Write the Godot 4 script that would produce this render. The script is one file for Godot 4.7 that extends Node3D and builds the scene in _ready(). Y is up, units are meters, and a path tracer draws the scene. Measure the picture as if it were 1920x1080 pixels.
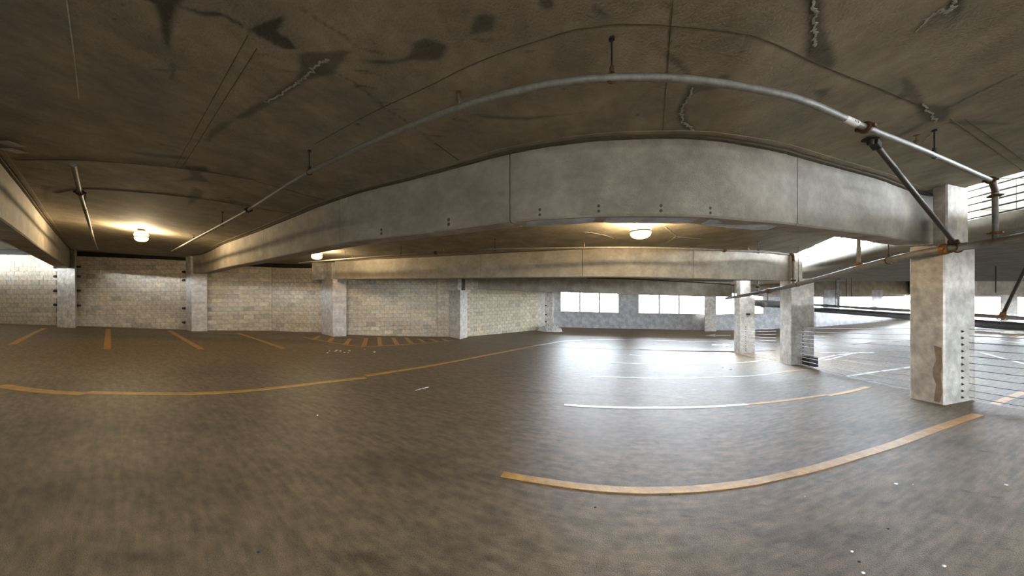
extends Node3D
# A level of a parking garage. Plan positions are (x, z) with z counted forward from the camera; up is y.
# The deck is a ramp: it falls away towards the windows and flattens into a landing at z = 16.

const EYE := 1.5          # eye height over the deck
const LENS := 620.0       # focal length in pixels of the 1920-wide frame
const LEVEL := 551.0      # picture row of the level horizon
const CLEAR := 3.29       # deck to soffit
const LANDING := 16.0

# fall of the ramp by bearing: row of the ramp's own vanishing line
var fall_at := [-500, -300, 0, 145, 350, 500, 640, 860, 1036, 1215, 1340, 1400, 1490, 1600, 1705, 1770, 1820, 1920, 2200, 2600]
var fall_row := [538.0, 538.0, 543.0, 547.5, 556.5, 562.5, 567.5, 578.0, 586.0, 592.0, 595.0, 595.3, 588.8, 581.0, 573.5, 569.7, 567.2, 564.0, 562.0, 562.0]
var fall_table := PackedFloat32Array()
var M := {}
var noise := FastNoiseLite.new()
var rng := RandomNumberGenerator.new()

# ---------------------------------------------------------------- survey
func fall(px: float) -> float:
	var f: float = clampf((px + 500.0) / 10.0, 0.0, fall_table.size() - 1.001)
	var i := int(f)
	return lerpf(fall_table[i], fall_table[i + 1], f - i)

func make_fall() -> void:
	for k in 311:
		var px := -500.0 + 10.0 * k
		var i := 0
		while i < fall_at.size() - 2 and px > fall_at[i + 1]:
			i += 1
		var t: float = (px - fall_at[i]) / float(fall_at[i + 1] - fall_at[i])
		var a: int = maxi(i - 1, 0)
		var b: int = mini(i + 2, fall_at.size() - 1)
		fall_table.append(cubic_interpolate_in_time(fall_row[i], fall_row[i + 1], fall_row[a], fall_row[b], t, 1.0, 0.0 if a == i else float(fall_at[a] - fall_at[i]) / float(fall_at[i + 1] - fall_at[i]), 1.0 if b == i + 1 else float(fall_at[b] - fall_at[i]) / float(fall_at[i + 1] - fall_at[i])))

func deck_y(x: float, z: float) -> float:
	var zc := clampf(z, 1.0, LANDING)
	var th := clampf(x / maxf(z, 1.0), -2.0, 2.2)
	return -(fall(960.0 + LENS * th) - LEVEL) / LENS * zc

func soffit_y(x: float, z: float) -> float:
	return CLEAR + deck_y(x, z)

func ramp_y(x: float, z: float) -> float:       # the neighbouring ramp, a little lower at the near end
	return deck_y(x, z) - 0.3 * smoothstep(14.0, 8.0, z)

func fl(px: float, py: float) -> Vector2:       # deck point by bearing and row
	var z := EYE * LENS / (py - fall(px))
	if z > LANDING or z < 0.0:
		z = (EYE + (fall(px) - LEVEL) / LENS * LANDING) * LENS / (py - LEVEL)
	return Vector2((px - 960.0) / LENS * z, z)

func ce(px: float, py: float) -> Vector2:       # soffit point
	var z := (CLEAR - EYE) * LENS / (fall(px) - py)
	return Vector2((px - 960.0) / LENS * z, z)

func bear(px: float, z: float) -> Vector2:
	return Vector2((px - 960.0) / LENS * z, z)

func row_y(py: float, z: float) -> float:
	return EYE + (LEVEL - py) / LENS * z

func P(v: Vector2, y: float) -> Vector3:
	return Vector3(v.x, y, -v.y)

func at(px: float, py: float, z: float) -> Vector3:
	return P(bear(px, z), row_y(py, z))

# ---------------------------------------------------------------- nodes
func tag(o: Node, label: String, category := "", group := "", kind := "") -> void:
	if label: o.set_meta("label", label)
	if category: o.set_meta("category", category)
	if group: o.set_meta("group", group)
	if kind: o.set_meta("kind", kind)

var counts := {}
func add_named(o: Node, called: String, parent: Node) -> void:
	var key := str(parent.get_instance_id()) + called
	var n: int = counts.get(key, 0)
	counts[key] = n + 1
	o.name = called if n == 0 else "%s_%03d" % [called, n]
	parent.add_child(o, true)

func thing(called: String, label: String, category: String, pos := Vector3.ZERO, group := "", kind := "") -> Node3D:
	var o := Node3D.new()
	o.position = pos
	add_named(o, called, self)
	tag(o, label, category, group, kind)
	return o

func mesh_of(called: String, m: Mesh, mat: Material, parent: Node) -> MeshInstance3D:
	var o := MeshInstance3D.new()
	o.mesh = m
	o.material_override = mat
	o.cast_shadow = GeometryInstance3D.SHADOW_CASTING_SETTING_ON
	add_named(o, called, parent)
	return o

func tool() -> SurfaceTool:
	var st := SurfaceTool.new()
	st.begin(Mesh.PRIMITIVE_TRIANGLES)
	st.set_smooth_group(-1)
	return st

# commits with the mesh shifted so that it sits right under a parent placed at its base
func build(called: String, st: SurfaceTool, mat: Material, parent: Node = self, origin := Vector3.ZERO) -> MeshInstance3D:
	st.generate_normals()
	var m := st.commit()
	var o := mesh_of(called, m, mat, parent)
	o.position = origin
	if parent is Node3D and parent != self:
		var q: Node = parent
		while q != self:
			o.position -= (q as Node3D).position
			q = q.get_parent()
	return o

# ---------------------------------------------------------------- shapes
func tri(st: SurfaceTool, a: Vector3, b: Vector3, c: Vector3, out: Vector3) -> void:
	if (b - a).cross(c - a).dot(out) > 0.0:
		var t := b; b = c; c = t
	for v in [a, b, c]: st.add_vertex(v)

func quad(st: SurfaceTool, a: Vector3, b: Vector3, c: Vector3, d: Vector3, out: Vector3) -> void:
	tri(st, a, b, c, out)
	tri(st, a, c, d, out)

func cquad(st: SurfaceTool, v: Array, col: Array, out: Vector3) -> void:
	for idx in [[0, 1, 2], [0, 2, 3]]:
		var i: Array = idx
		var a: Vector3 = v[i[0]]
		var b: Vector3 = v[i[1]]
		var c: Vector3 = v[i[2]]
		if (b - a).cross(c - a).dot(out) > 0.0:
			i = [i[0], i[2], i[1]]
		for k in i:
			st.set_color(col[k]); st.add_vertex(v[k])

func rough_box(st: SurfaceTool, c: Vector3, h: Vector3, bas := Basis.IDENTITY, ch := 0.01) -> void:
	# a box with every edge chamfered
	ch = minf(ch, minf(h.x, minf(h.y, h.z)) * 0.45)
	var fc := {}
	for ax in 3:
		for s in [-1.0, 1.0]:
			var u := (ax + 1) % 3
			var w := (ax + 2) % 3
			var ring := []
			for k in [[-1, -1], [1, -1], [1, 1], [-1, 1]]:
				var p := Vector3.ZERO
				p[ax] = s * h[ax]
				p[u] = k[0] * (h[u] - ch)
				p[w] = k[1] * (h[w] - ch)
				ring.append(c + bas * p)
			var n := Vector3.ZERO
			n[ax] = s
			quad(st, ring[0], ring[1], ring[2], ring[3], bas * n)
	for ax in 3:
		var u := (ax + 1) % 3
		var w := (ax + 2) % 3
		for su in [-1.0, 1.0]:
			for sw in [-1.0, 1.0]:
				var ps := []
				for e in [[-1.0, 0], [1.0, 0], [1.0, 1], [-1.0, 1]]:
					var p := Vector3.ZERO
					p[ax] = e[0] * (h[ax] - ch)
					p[u] = su * (h[u] - (0.0 if e[1] == 0 else ch))
					p[w] = sw * (h[w] - (ch if e[1] == 0 else 0.0))
					ps.append(c + bas * p)
				var n := Vector3.ZERO
				n[u] = su; n[w] = sw
				quad(st, ps[0], ps[1], ps[2], ps[3], bas * n)
	for sx in [-1.0, 1.0]:
		for sy in [-1.0, 1.0]:
			for sz in [-1.0, 1.0]:
				var s := Vector3(sx, sy, sz)
				tri(st, c + bas * (s * (h - Vector3(0, ch, ch))), c + bas * (s * (h - Vector3(ch, 0, ch))), c + bas * (s * (h - Vector3(ch, ch, 0))), bas * s)

func prism(st: SurfaceTool, poly: Array, y0, y1, out_caps := true) -> void:
	# upright prism over a plan outline; y0 and y1 are numbers or one number per corner
	var n := poly.size()
	var mid := Vector2.ZERO
	for p in poly: mid += p / n
	var lo := []
	var hi := []
	for i in n:
		lo.append(P(poly[i], y0[i] if y0 is Array else y0))
		hi.append(P(poly[i], y1[i] if y1 is Array else y1))
	var area := 0.0
	for i in n:
		var a: Vector2 = poly[i]
		var b: Vector2 = poly[(i + 1) % n]
		area += a.cross(b)
	for i in n:
		var j := (i + 1) % n
		var e: Vector2 = (poly[j] - poly[i]) * signf(area)
		quad(st, lo[i], lo[j], hi[j], hi[i], Vector3(e.y, 0, e.x))
	if out_caps:
		var t := Geometry2D.triangulate_polygon(PackedVector2Array(poly))
		for k in range(0, t.size(), 3):
			tri(st, hi[t[k]], hi[t[k + 1]], hi[t[k + 2]], Vector3.UP)
			tri(st, lo[t[k]], lo[t[k + 1]], lo[t[k + 2]], Vector3.DOWN)

func tube(st: SurfaceTool, pts: Array, r: float, n := 12, caps := true) -> void:
	var rings := []
	var side := Vector3.ZERO
	for i in pts.size():
		var d: Vector3 = (pts[mini(i + 1, pts.size() - 1)] - pts[maxi(i - 1, 0)]).normalized()
		if side == Vector3.ZERO:
			side = d.cross(Vector3.UP if absf(d.y) < 0.9 else Vector3.RIGHT).normalized()
		else:
			side = (side - d * side.dot(d)).normalized()
		var up := side.cross(d)
		var ring := []
		for k in n:
			var a := TAU * k / n
			ring.append(pts[i] + (side * cos(a) + up * sin(a)) * r)
		rings.append(ring)
	st.set_smooth_group(1)
	for i in pts.size() - 1:
		var mid: Vector3 = (pts[i] + pts[i + 1]) / 2.0
		for k in n:
			var j := (k + 1) % n
			quad(st, rings[i][k], rings[i][j], rings[i + 1][j], rings[i + 1][k], (rings[i][k] + rings[i + 1][j]) / 2.0 - mid)
	st.set_smooth_group(-1)
	if caps:
		for e in [0, pts.size() - 1]:
			var d: Vector3 = pts[0] - pts[1] if e == 0 else pts[e] - pts[e - 1]
			for k in n:
				tri(st, pts[e], rings[e][k], rings[e][(k + 1) % n], d)

func lathe(st: SurfaceTool, prof: Array, o: Vector3, n := 32, axis := Vector3.UP) -> void:
	# profile of (radius, height along axis)
	var bas := Basis.IDENTITY
	if absf(axis.dot(Vector3.UP)) < 0.999:
		var sx := axis.cross(Vector3.UP).normalized()
		bas = Basis(sx, axis, sx.cross(axis))
	st.set_smooth_group(-1)
	for i in prof.size() - 1:
		var a: Vector2 = prof[i]
		var b: Vector2 = prof[i + 1]
		var dn := Vector2(b.y - a.y, a.x - b.x)
		var mid_r := (a.x + b.x) / 2.0
		st.set_smooth_group(2 + i)
		for k in n:
			var t0 := TAU * k / n
			var t1 := TAU * (k + 1) / n
			var tm := (t0 + t1) / 2.0
			var out := bas * Vector3(cos(tm) * dn.x, dn.y, sin(tm) * dn.x)
			var q := func(v: Vector2, t: float) -> Vector3: return o + bas * Vector3(cos(t) * v.x, v.y, sin(t) * v.x)
			if a.x < 1e-5: tri(st, q.call(a, t0), q.call(b, t0), q.call(b, t1), out)
			elif b.x < 1e-5: tri(st, q.call(a, t0), q.call(b, t0), q.call(a, t1), out)
			else: quad(st, q.call(a, t0), q.call(b, t0), q.call(b, t1), q.call(a, t1), out)
	st.set_smooth_group(-1)

func smooth(pts: Array, per := 8) -> Array:      # Catmull-Rom through Vector2 or Vector3 points
	var r := []
	for i in pts.size() - 1:
		var a = pts[maxi(i - 1, 0)]
		var d = pts[mini(i + 2, pts.size() - 1)]
		for k in per:
			r.append(pts[i].cubic_interpolate(pts[i + 1], a, d, float(k) / per))
	r.append(pts[-1])
	return r

func ribbon(st: SurfaceTool, pts: Array, w: float, y: Callable, thick: float, down := false) -> void:
	# a thin raised strip along a plan line, on the deck or (down) under the soffit
	var s := -1.0 if down else 1.0
	var L := []
	var R := []
	for i in pts.size():
		var d: Vector2 = (pts[mini(i + 1, pts.size() - 1)] - pts[maxi(i - 1, 0)]).normalized()
		var nrm := Vector2(-d.y, d.x) * w / 2.0
		L.append(pts[i] + nrm)
		R.append(pts[i] - nrm)
	for i in pts.size() - 1:
		var c := []
		for v in [L[i], R[i], R[i + 1], L[i + 1]]:
			c.append(P(v, y.call(v.x, v.y)))
		var up := Vector3(0, s * thick, 0)
		quad(st, c[0] + up, c[1] + up, c[2] + up, c[3] + up, up)
		var o := P(L[i] - R[i], 0.0)
		quad(st, c[0] - up, c[3] - up, c[3] + up, c[0] + up, o)
		quad(st, c[1] - up, c[2] - up, c[2] + up, c[1] + up, -o)

func soft_poly(v: Vector2, poly: PackedVector2Array) -> float:   # signed distance, negative inside
	var d := 1e9
	for i in poly.size():
		d = minf(d, v.distance_squared_to(Geometry2D.get_closest_point_to_segment(v, poly[i], poly[(i + 1) % poly.size()])))
	return -sqrt(d) if Geometry2D.is_point_in_polygon(v, poly) else sqrt(d)

# ---------------------------------------------------------------- materials
func grain(seed_: int, freq: float, oct := 4, size := 1024) -> PackedByteArray:
	var n := FastNoiseLite.new()
	n.seed = seed_
	n.noise_type = FastNoiseLite.TYPE_SIMPLEX_SMOOTH
	n.frequency = freq
	n.fractal_type = FastNoiseLite.FRACTAL_FBM
	n.fractal_octaves = oct
	var im := n.get_seamless_image(size, size)
	im.convert(Image.FORMAT_L8)
	return im.get_data()

func mix_image(layers: Array, lo: float, hi: float, pits := 0.0, size := 1024) -> Image:
	# weighted noise layers, stretched to lo..hi; pits darken the deepest grain
	var out := PackedByteArray()
	out.resize(size * size)
	var total := 0.0
	for l in layers: total += l[1]
	var a: PackedByteArray = layers[0][0]
	var b: PackedByteArray = layers[1][0]
	var c: PackedByteArray = layers[2][0]
	var wa: float = layers[0][1] / total / 255.0
	var wb: float = layers[1][1] / total / 255.0
	var wc: float = layers[2][1] / total / 255.0
	for i in size * size:
		var v := a[i] * wa + b[i] * wb + c[i] * wc
		var g := lerpf(lo, hi, clampf((v - 0.25) * 2.0, 0.0, 1.0))
		if pits > 0.0 and c[i] < 62:
			g -= pits * (62 - c[i]) / 40.0
		out[i] = clampi(int(g * 255.0), 0, 255)
	return Image.create_from_data(size, size, false, Image.FORMAT_L8, out)

func tex(im: Image) -> ImageTexture:
	return ImageTexture.create_from_image(im)

func bump(data: PackedByteArray, k: float, size := 1024) -> ImageTexture:
	var im := Image.create_from_data(size, size, false, Image.FORMAT_L8, data)
	im.convert(Image.FORMAT_RGBA8)
	im.bump_map_to_normal_map(k)
	return tex(im)

func mat(color: Color, rough: float, albedo: Texture2D = null, scale := 0.5, normal: Texture2D = null, nk := 0.5, metal := 0.0, uv := false) -> StandardMaterial3D:
	var m := StandardMaterial3D.new()
	m.albedo_color = color
	m.roughness = rough
	m.metallic = metal
	if albedo:
		m.albedo_texture = albedo
	if normal:
		m.normal_enabled = true
		m.normal_texture = normal
		m.normal_scale = nk
	if not uv and (albedo or normal):
		m.uv1_triplanar = true
		m.uv1_world_triplanar = true
		m.uv1_scale = Vector3.ONE * scale
	return m

func make_materials() -> void:
	var g1 := grain(11, 0.004, 5)
	var g2 := grain(23, 0.02, 4)
	var g3 := grain(37, 0.12, 3)
	var g4 := grain(51, 0.009, 4)
	var conc := tex(mix_image([[g1, 0.55], [g2, 0.3], [g3, 0.15]], 0.78, 1.0, 0.10))
	var blot := tex(mix_image([[g4, 0.5], [g2, 0.35], [g3, 0.15]], 0.72, 1.0, 0.08))
	var fine := bump(g3, 6.0)
	var both := PackedByteArray()
	both.resize(g3.size())
	for i in g3.size(): both[i] = (g3[i] + g2[i]) >> 1
	var rough_n := bump(both, 9.0)
	# streaks of tyres and the broom: noise pulled out along the lane
	var nz := FastNoiseLite.new()
	nz.seed = 5; nz.frequency = 0.012; nz.fractal_octaves = 4
	var sim := nz.get_seamless_image(256, 1024)
	sim.convert(Image.FORMAT_L8)
	sim.resize(1024, 1024, Image.INTERPOLATE_CUBIC)
	var fl_im := mix_image([[g4, 0.3], [sim.get_data(), 0.3], [g3, 0.4]], 0.68, 1.0, 0.3)
	M.floor = mat(Color(0.585, 0.51, 0.405), 0.5, tex(fl_im), 1.0, fine, 0.18, 0.0, true)
	M.floor.metallic_specular = 0.3
	M.floor.vertex_color_use_as_albedo = true
	M.floor.uv1_scale = Vector3(0.75, 0.75, 1)
	M.ramp = M.floor.duplicate()
	M.soffit = mat(Color(0.63, 0.585, 0.495), 0.85, conc, 0.33, fine, 0.3)
	M.soffit.vertex_color_use_as_albedo = true
	M.seam = mat(Color(0.40, 0.36, 0.28), 0.9, conc, 1.0)
	M.pale_seam = mat(Color(0.84, 0.82, 0.76), 0.9, conc, 1.0)
	M.beam = mat(Color(0.70, 0.665, 0.60), 0.75, conc, 0.4, fine, 0.3)
	M.column = mat(Color(0.88, 0.85, 0.80), 0.8, blot, 0.36, rough_n, 0.3)
	M.column.vertex_color_use_as_albedo = true
	M.parapet = mat(Color(0.82, 0.82, 0.83), 0.85, conc, 0.5, fine, 0.12)
	M.dark = mat(Color(0.2, 0.17, 0.13), 0.9, conc, 0.5)  # unlit cavity behind the block walls put into a dark colour
	M.mortar = mat(Color(0.62, 0.57, 0.48), 0.95, conc, 1.5)
	M.blocks = []
	for c in [Color(0.88, 0.82, 0.71), Color(0.85, 0.795, 0.69), Color(0.92, 0.865, 0.76), Color(0.82, 0.77, 0.67), Color(0.86, 0.82, 0.74), Color(0.77, 0.725, 0.64)]:
		M.blocks.append(mat(c, 0.92, conc, 1.3, fine, 0.25))
	M.yellow = mat(Color(0.84, 0.61, 0.2), 0.45, conc, 1.2, rough_n, 0.4)
	M.white = mat(Color(0.9, 0.88, 0.83), 0.4, conc, 1.2, rough_n, 0.4)  # white paint, and yellow lines with window glare put into the colour
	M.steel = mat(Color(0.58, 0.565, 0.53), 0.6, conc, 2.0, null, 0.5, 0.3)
	M.iron = mat(Color(0.22, 0.2, 0.17), 0.6, conc, 2.0, null, 0.5, 0.3)
	M.rust = mat(Color(0.40, 0.28, 0.17), 0.75, blot, 5.0, null, 0.5, 0.2)
	M.orange = mat(Color(0.62, 0.42, 0.2), 0.6, blot, 5.0, null, 0.5, 0.3)
	M.drain = mat(Color(0.30, 0.30, 0.29), 0.6, conc, 2.0, null, 0.5, 0.1)
	M.brass = mat(Color(0.5, 0.44, 0.33), 0.5, null, 1.0, null, 0.5, 0.8)
	M.cable = mat(Color(0.55, 0.55, 0.55), 0.35, null, 1.0, null, 0.5, 0.6)
	M.paper = mat(Color(0.93, 0.92, 0.9), 0.8)
	M.print = mat(Color(0.25, 0.22, 0.2), 0.8)
	M.stone = mat(Color(0.25, 0.26, 0.28), 0.7, blot, 6.0)
	M.patch = mat(Color(0.80, 0.82, 0.86), 0.45, conc, 0.8)
	M.cream = mat(Color(0.30, 0.28, 0.23), 0.7, conc, 0.2)
	M.bare = mat(Color(0.62, 0.55, 0.46), 0.9, conc, 1.0)
	M.lime = mat(Color(0.70, 0.68, 0.63), 0.9, conc, 3.0)
	M.edge = mat(Color(0.52, 0.50, 0.45), 0.85, conc, 0.5, fine, 0.2)
	M.channel = mat(Color(0.15, 0.12, 0.085), 0.8, conc, 1.0)
	M.strut = mat(Color(0.34, 0.31, 0.25), 0.6, conc, 2.0, null, 0.5, 0.3)
	M.canopy = mat(Color(0.5, 0.47, 0.4), 0.5, null, 1.0, null, 0.5, 0.5)
	var glow := StandardMaterial3D.new()
	glow.albedo_color = Color(1, 0.97, 0.9)
	glow.roughness = 0.3
	glow.emission_enabled = true
	glow.emission = Color(1.0, 0.93, 0.78)
	glow.emission_energy_multiplier = 1.6
	M.glow = glow

# ---------------------------------------------------------------- ground plan
var edge_z := [-7.0, 0.0, 1.5, 2.6, 3.6, 4.57, 5.4, 6.3, 7.87, 9.6, 13.9, 14.4]
var edge_x := [24.0, 14.0, 10.2, 8.3, 7.45, 7.08, 7.05, 7.22, 7.74, 8.36, 9.4, 9.5]
func edge(z: float) -> float:
	var i := 0
	while i < edge_z.size() - 2 and z > edge_z[i + 1]:
		i += 1
	return lerpf(edge_x[i], edge_x[i + 1], clampf((z - edge_z[i]) / (edge_z[i + 1] - edge_z[i]), 0.0, 1.0))

func left_x(z: float) -> float:
	return -(9.0 + 1.62 * maxf(z, 0.0))

func garage_uv(v: Vector2) -> Vector2:          # plan along and across the lanes, in metres
	var th := v.x / maxf(v.y, 1.0) - 0.411
	return Vector2(sin(th), cos(th)) * maxf(v.y, 1.0)

func deck_grid(rows: Array, cols: int, x0: Callable, x1: Callable, y: Callable, tone: Callable, up: bool, thick: float, skew := 0.0) -> SurfaceTool:
	# a slab whose walked-on (or looked-at) face is a fine grid; the other face is coarse
	var st := tool()
	st.set_smooth_group(0)
	var s := 1.0 if up else -1.0
	var nr := rows.size()
	for i in nr:
		var z: float = rows[i]
		for j in cols + 1:
			var t := float(j) / cols
			var x := lerpf(x0.call(z), x1.call(z), t)
			var v := Vector2(x, z)
			st.set_uv(garage_uv(v))
			st.set_color(tone.call(v))
			st.add_vertex(P(v, y.call(x, z)))
	for i in nr - 1:
		for j in cols:
			var a := i * (cols + 1) + j
			var b := a + cols + 1
			var f := [a, a + 1, b + 1, a, b + 1, b]
			if up: f = [a, b + 1, a + 1, a, b, b + 1]
			for k in f: st.add_index(k)
	# far face and rim
	var base := nr * (cols + 1)
	var step: int = maxi(cols / 16, 1)
	var cc := 0
	var js := range(0, cols + 1, step)
	for i in nr:
		for j in js:
			var z: float = rows[i]
			var x := lerpf(x0.call(z), x1.call(z), float(j) / cols)
			st.set_uv(Vector2(x, z)); st.set_color(Color.WHITE)
			st.add_vertex(P(Vector2(x, z), y.call(x, z) - s * thick))
	cc = js.size()
	for i in nr - 1:
		for j in cc - 1:
			var a := base + i * cc + j
			var b := a + cc
			var f := [a, a + 1, b + 1, a, b + 1, b]
			if not up: f = [a, b + 1, a + 1, a, b, b + 1]
			for k in f: st.add_index(k)
	var rim := []            # edge strips get corners of their own, so that the arris stays sharp
	for e in [0.0, 1.0]:
		for i in nr:
			rim.append([rows[i], e, i > 0])
	for e in [0, nr - 1]:
		for j in cc:
			rim.append([rows[e], float(js[j]) / cols, j > 0])
	var q0 := base + nr * cc
	for q in rim:
		var z: float = q[0]
		var x := lerpf(x0.call(z), x1.call(z), q[1])
		for t in [0.0, thick]:
			st.set_uv(Vector2(x, z)); st.set_color(Color.WHITE)
			st.add_vertex(P(Vector2(x, z), y.call(x, z) - s * t))
	for k in rim.size():
		if rim[k][2]:
			var a: int = q0 + 2 * k - 2
			for f in [a, a + 2, a + 3, a, a + 3, a + 1]: st.add_index(f)
	return st

func rows_to(z0: float, z1: float, near: float, ratio: float) -> Array:
	var r := []
	var z := z0
	while z < z1:
		r.append(z)
		z += maxf(near, absf(z) * ratio) if z >= 1.0 else (0.5 if z < 0.5 else 0.1)
	r.append(z1)
	return r

var deck_marks := []       # [centre, reach along x, reach along z, tone, softness]
var soffit_marks := []     # [outline, bounds, tone, softness]

var row_now := -1e9
var row_marks := []

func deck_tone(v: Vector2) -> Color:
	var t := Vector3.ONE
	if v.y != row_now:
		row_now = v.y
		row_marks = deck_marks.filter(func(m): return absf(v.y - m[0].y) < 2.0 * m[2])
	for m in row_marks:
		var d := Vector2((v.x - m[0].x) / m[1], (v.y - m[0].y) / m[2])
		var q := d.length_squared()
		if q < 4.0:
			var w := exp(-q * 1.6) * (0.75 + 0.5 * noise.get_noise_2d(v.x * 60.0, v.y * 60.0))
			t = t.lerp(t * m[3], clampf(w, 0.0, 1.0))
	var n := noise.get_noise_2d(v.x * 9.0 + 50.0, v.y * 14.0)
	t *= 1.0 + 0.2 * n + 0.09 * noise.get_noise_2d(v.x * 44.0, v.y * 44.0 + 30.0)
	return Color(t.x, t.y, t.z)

func soffit_tone(v: Vector2) -> Color:
	var t := Vector3.ONE * (1.0 + 0.16 * noise.get_noise_2d(v.x * 12.0, v.y * 12.0 + 90.0))
	if v.y != row_now:
		row_now = v.y
		row_marks = soffit_marks.filter(func(m): return m[1].position.y <= v.y and v.y <= m[1].end.y)
	for m in row_marks:
		if (m[1] as Rect2).has_point(v):
			var d = soft_poly(v, m[0]) + 0.25 * m[3] * noise.get_noise_2d(v.x * 260.0, v.y * 260.0)
			t = t.lerp(t * m[2], smoothstep(m[3], -m[3], d))
	return Color(t.x, t.y, t.z)

func stain(pts: Array, tone, soft := 0.02) -> void:
	if tone is float: tone = pow(tone, 1.6)
	var poly := PackedVector2Array()
	for p in pts: poly.append(ce(p[0], p[1]))
	var r := Rect2(poly[0], Vector2.ZERO)
	for p in poly: r = r.expand(p)
	soffit_marks.append([poly, r.grow(soft * 2.0), tone if tone is Vector3 else Vector3.ONE * tone, soft])

func streak(pts: Array, w: float, tone, soft := 0.012) -> void:    # a stain along a line, w metres wide
	if tone is float: tone = pow(tone, 1.5)
	var c := []
	for p in pts: c.append(ce(p[0], p[1]))
	var l := []
	var r := []
	for i in c.size():
		var d: Vector2 = (c[mini(i + 1, c.size() - 1)] - c[maxi(i - 1, 0)]).normalized()
		var ww := w * (0.35 if i == 0 or i == c.size() - 1 else 1.0) / 2.0
		l.append(c[i] + Vector2(-d.y, d.x) * ww)
		r.push_front(c[i] - Vector2(-d.y, d.x) * ww)
	var poly := PackedVector2Array(l + r)
	var b := Rect2(poly[0], Vector2.ZERO)
	for p in poly: b = b.expand(p)
	soffit_marks.append([poly, b.grow(soft * 2.0), tone if tone is Vector3 else Vector3.ONE * tone, soft])

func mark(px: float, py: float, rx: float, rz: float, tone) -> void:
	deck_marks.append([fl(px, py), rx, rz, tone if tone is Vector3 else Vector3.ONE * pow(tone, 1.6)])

# ---------------------------------------------------------------- stage
func _ready() -> void:
	var cam := Camera3D.new()
	cam.name = "camera"
	cam.position = Vector3(0, EYE, 0)
	cam.projection = Camera3D.PROJECTION_FRUSTUM
	cam.near = 0.05
	cam.far = 400.0
	cam.size = 2.0 * cam.near * 540.0 / LENS
	cam.frustum_offset = Vector2(0, cam.near * (LEVEL - 540.0) / LENS)
	add_child(cam)
	cam.current = true

	var env := Environment.new()
	env.background_mode = Environment.BG_SKY
	var sky := Sky.new()
	var sm := ProceduralSkyMaterial.new()
	sm.sky_top_color = Color(0.90, 0.95, 1.0)
	sm.sky_horizon_color = Color(0.93, 0.965, 1.0)
	sm.ground_horizon_color = Color(0.93, 0.965, 1.0)
	sm.ground_bottom_color = Color(0.66, 0.67, 0.68)
	sm.sky_energy_multiplier = 6.5
	sm.ground_energy_multiplier = 4.0
	sm.sun_angle_max = 1.0
	sky.sky_material = sm
	env.sky = sky
	env.tonemap_mode = Environment.TONE_MAPPER_LINEAR
	env.tonemap_exposure = 1.14
	env.sdfgi_enabled = true
	env.ssao_enabled = true
	env.ssil_enabled = true
	var we := WorldEnvironment.new()
	we.name = "surroundings"
	we.environment = env
	add_child(we)

	noise.seed = 3
	noise.frequency = 0.05
	noise.fractal_octaves = 3
	rng.seed = 77
	make_fall()
	make_materials()
	make_deck()
	make_soffit()
	make_enclosure()
	make_block_walls()
	make_far_wall()
	make_beams()
	make_columns()
	make_lamps()
	make_pipes()
	make_cables()
	make_litter()

const LAMP_POWER := 10.5

func lamp(px: float, py: float, label: String, power: float, wide := 1.0) -> void:
	lamp_at(ce(px, py), label, power, wide)

func lamp_at(v: Vector2, label: String, power: float, wide := 1.0) -> void:
	var y := soffit_y(v.x, v.y)
	var t := thing("ceiling_lamp", label, "lamp", P(v, y), "round glass ceiling lamps")
	var o := t.position
	var prof := func(rows: Array) -> Array: return rows.map(func(q): return Vector2(q[0] * wide, q[1]))
	var st := tool()
	lathe(st, prof.call([[0, 0.0], [0.10, 0.0], [0.10, -0.03], [0.13, -0.04], [0.13, -0.06], [0, -0.06]]), o)
	build("canopy", st, M.canopy, t)
	st = tool()
	lathe(st, prof.call([[0.12, -0.061], [0.165, -0.085], [0.19, -0.125], [0.197, -0.165], [0.19, -0.185], [0.0, -0.185]]), o)
	build("upper_glass", st, M.glow, t)
	st = tool()
	lathe(st, prof.call([[0.16, -0.186], [0.192, -0.19], [0.186, -0.212], [0.16, -0.214]]), o)
	build("band", st, M.canopy, t)
	st = tool()
	lathe(st, prof.call([[0.17, -0.215], [0.19, -0.225], [0.185, -0.26], [0.165, -0.295], [0.12, -0.325], [0.06, -0.34], [0, -0.345]]), o)
	build("lower_glass", st, M.glow, t)
	var l := OmniLight3D.new()
	l.position = o + Vector3(0, -0.15, 0)
	l.light_color = Color(1.0, 0.89, 0.71)
	l.light_energy = power
	l.light_size = 0.12
	l.omni_range = 60.0
	l.omni_attenuation = 2.0
	l.shadow_enabled = true
	l.name = "lamp_light"
	add_child(l, true)

func make_lamps() -> void:
	lamp(265, 430, "round glass ceiling lamp glowing warm on the far left soffit, fully in view", LAMP_POWER, 0.72)
	lamp(594, 468, "ceiling lamp half hidden under the long curved beam left of centre", LAMP_POWER, 0.9)
	lamp(-60, 427, "ceiling lamp of the bay beyond the left beam, out of view", LAMP_POWER * 0.4)
	lamp(1201, 414, "bright white ceiling lamp just behind the middle of the long curved beam", LAMP_POWER)

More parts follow.
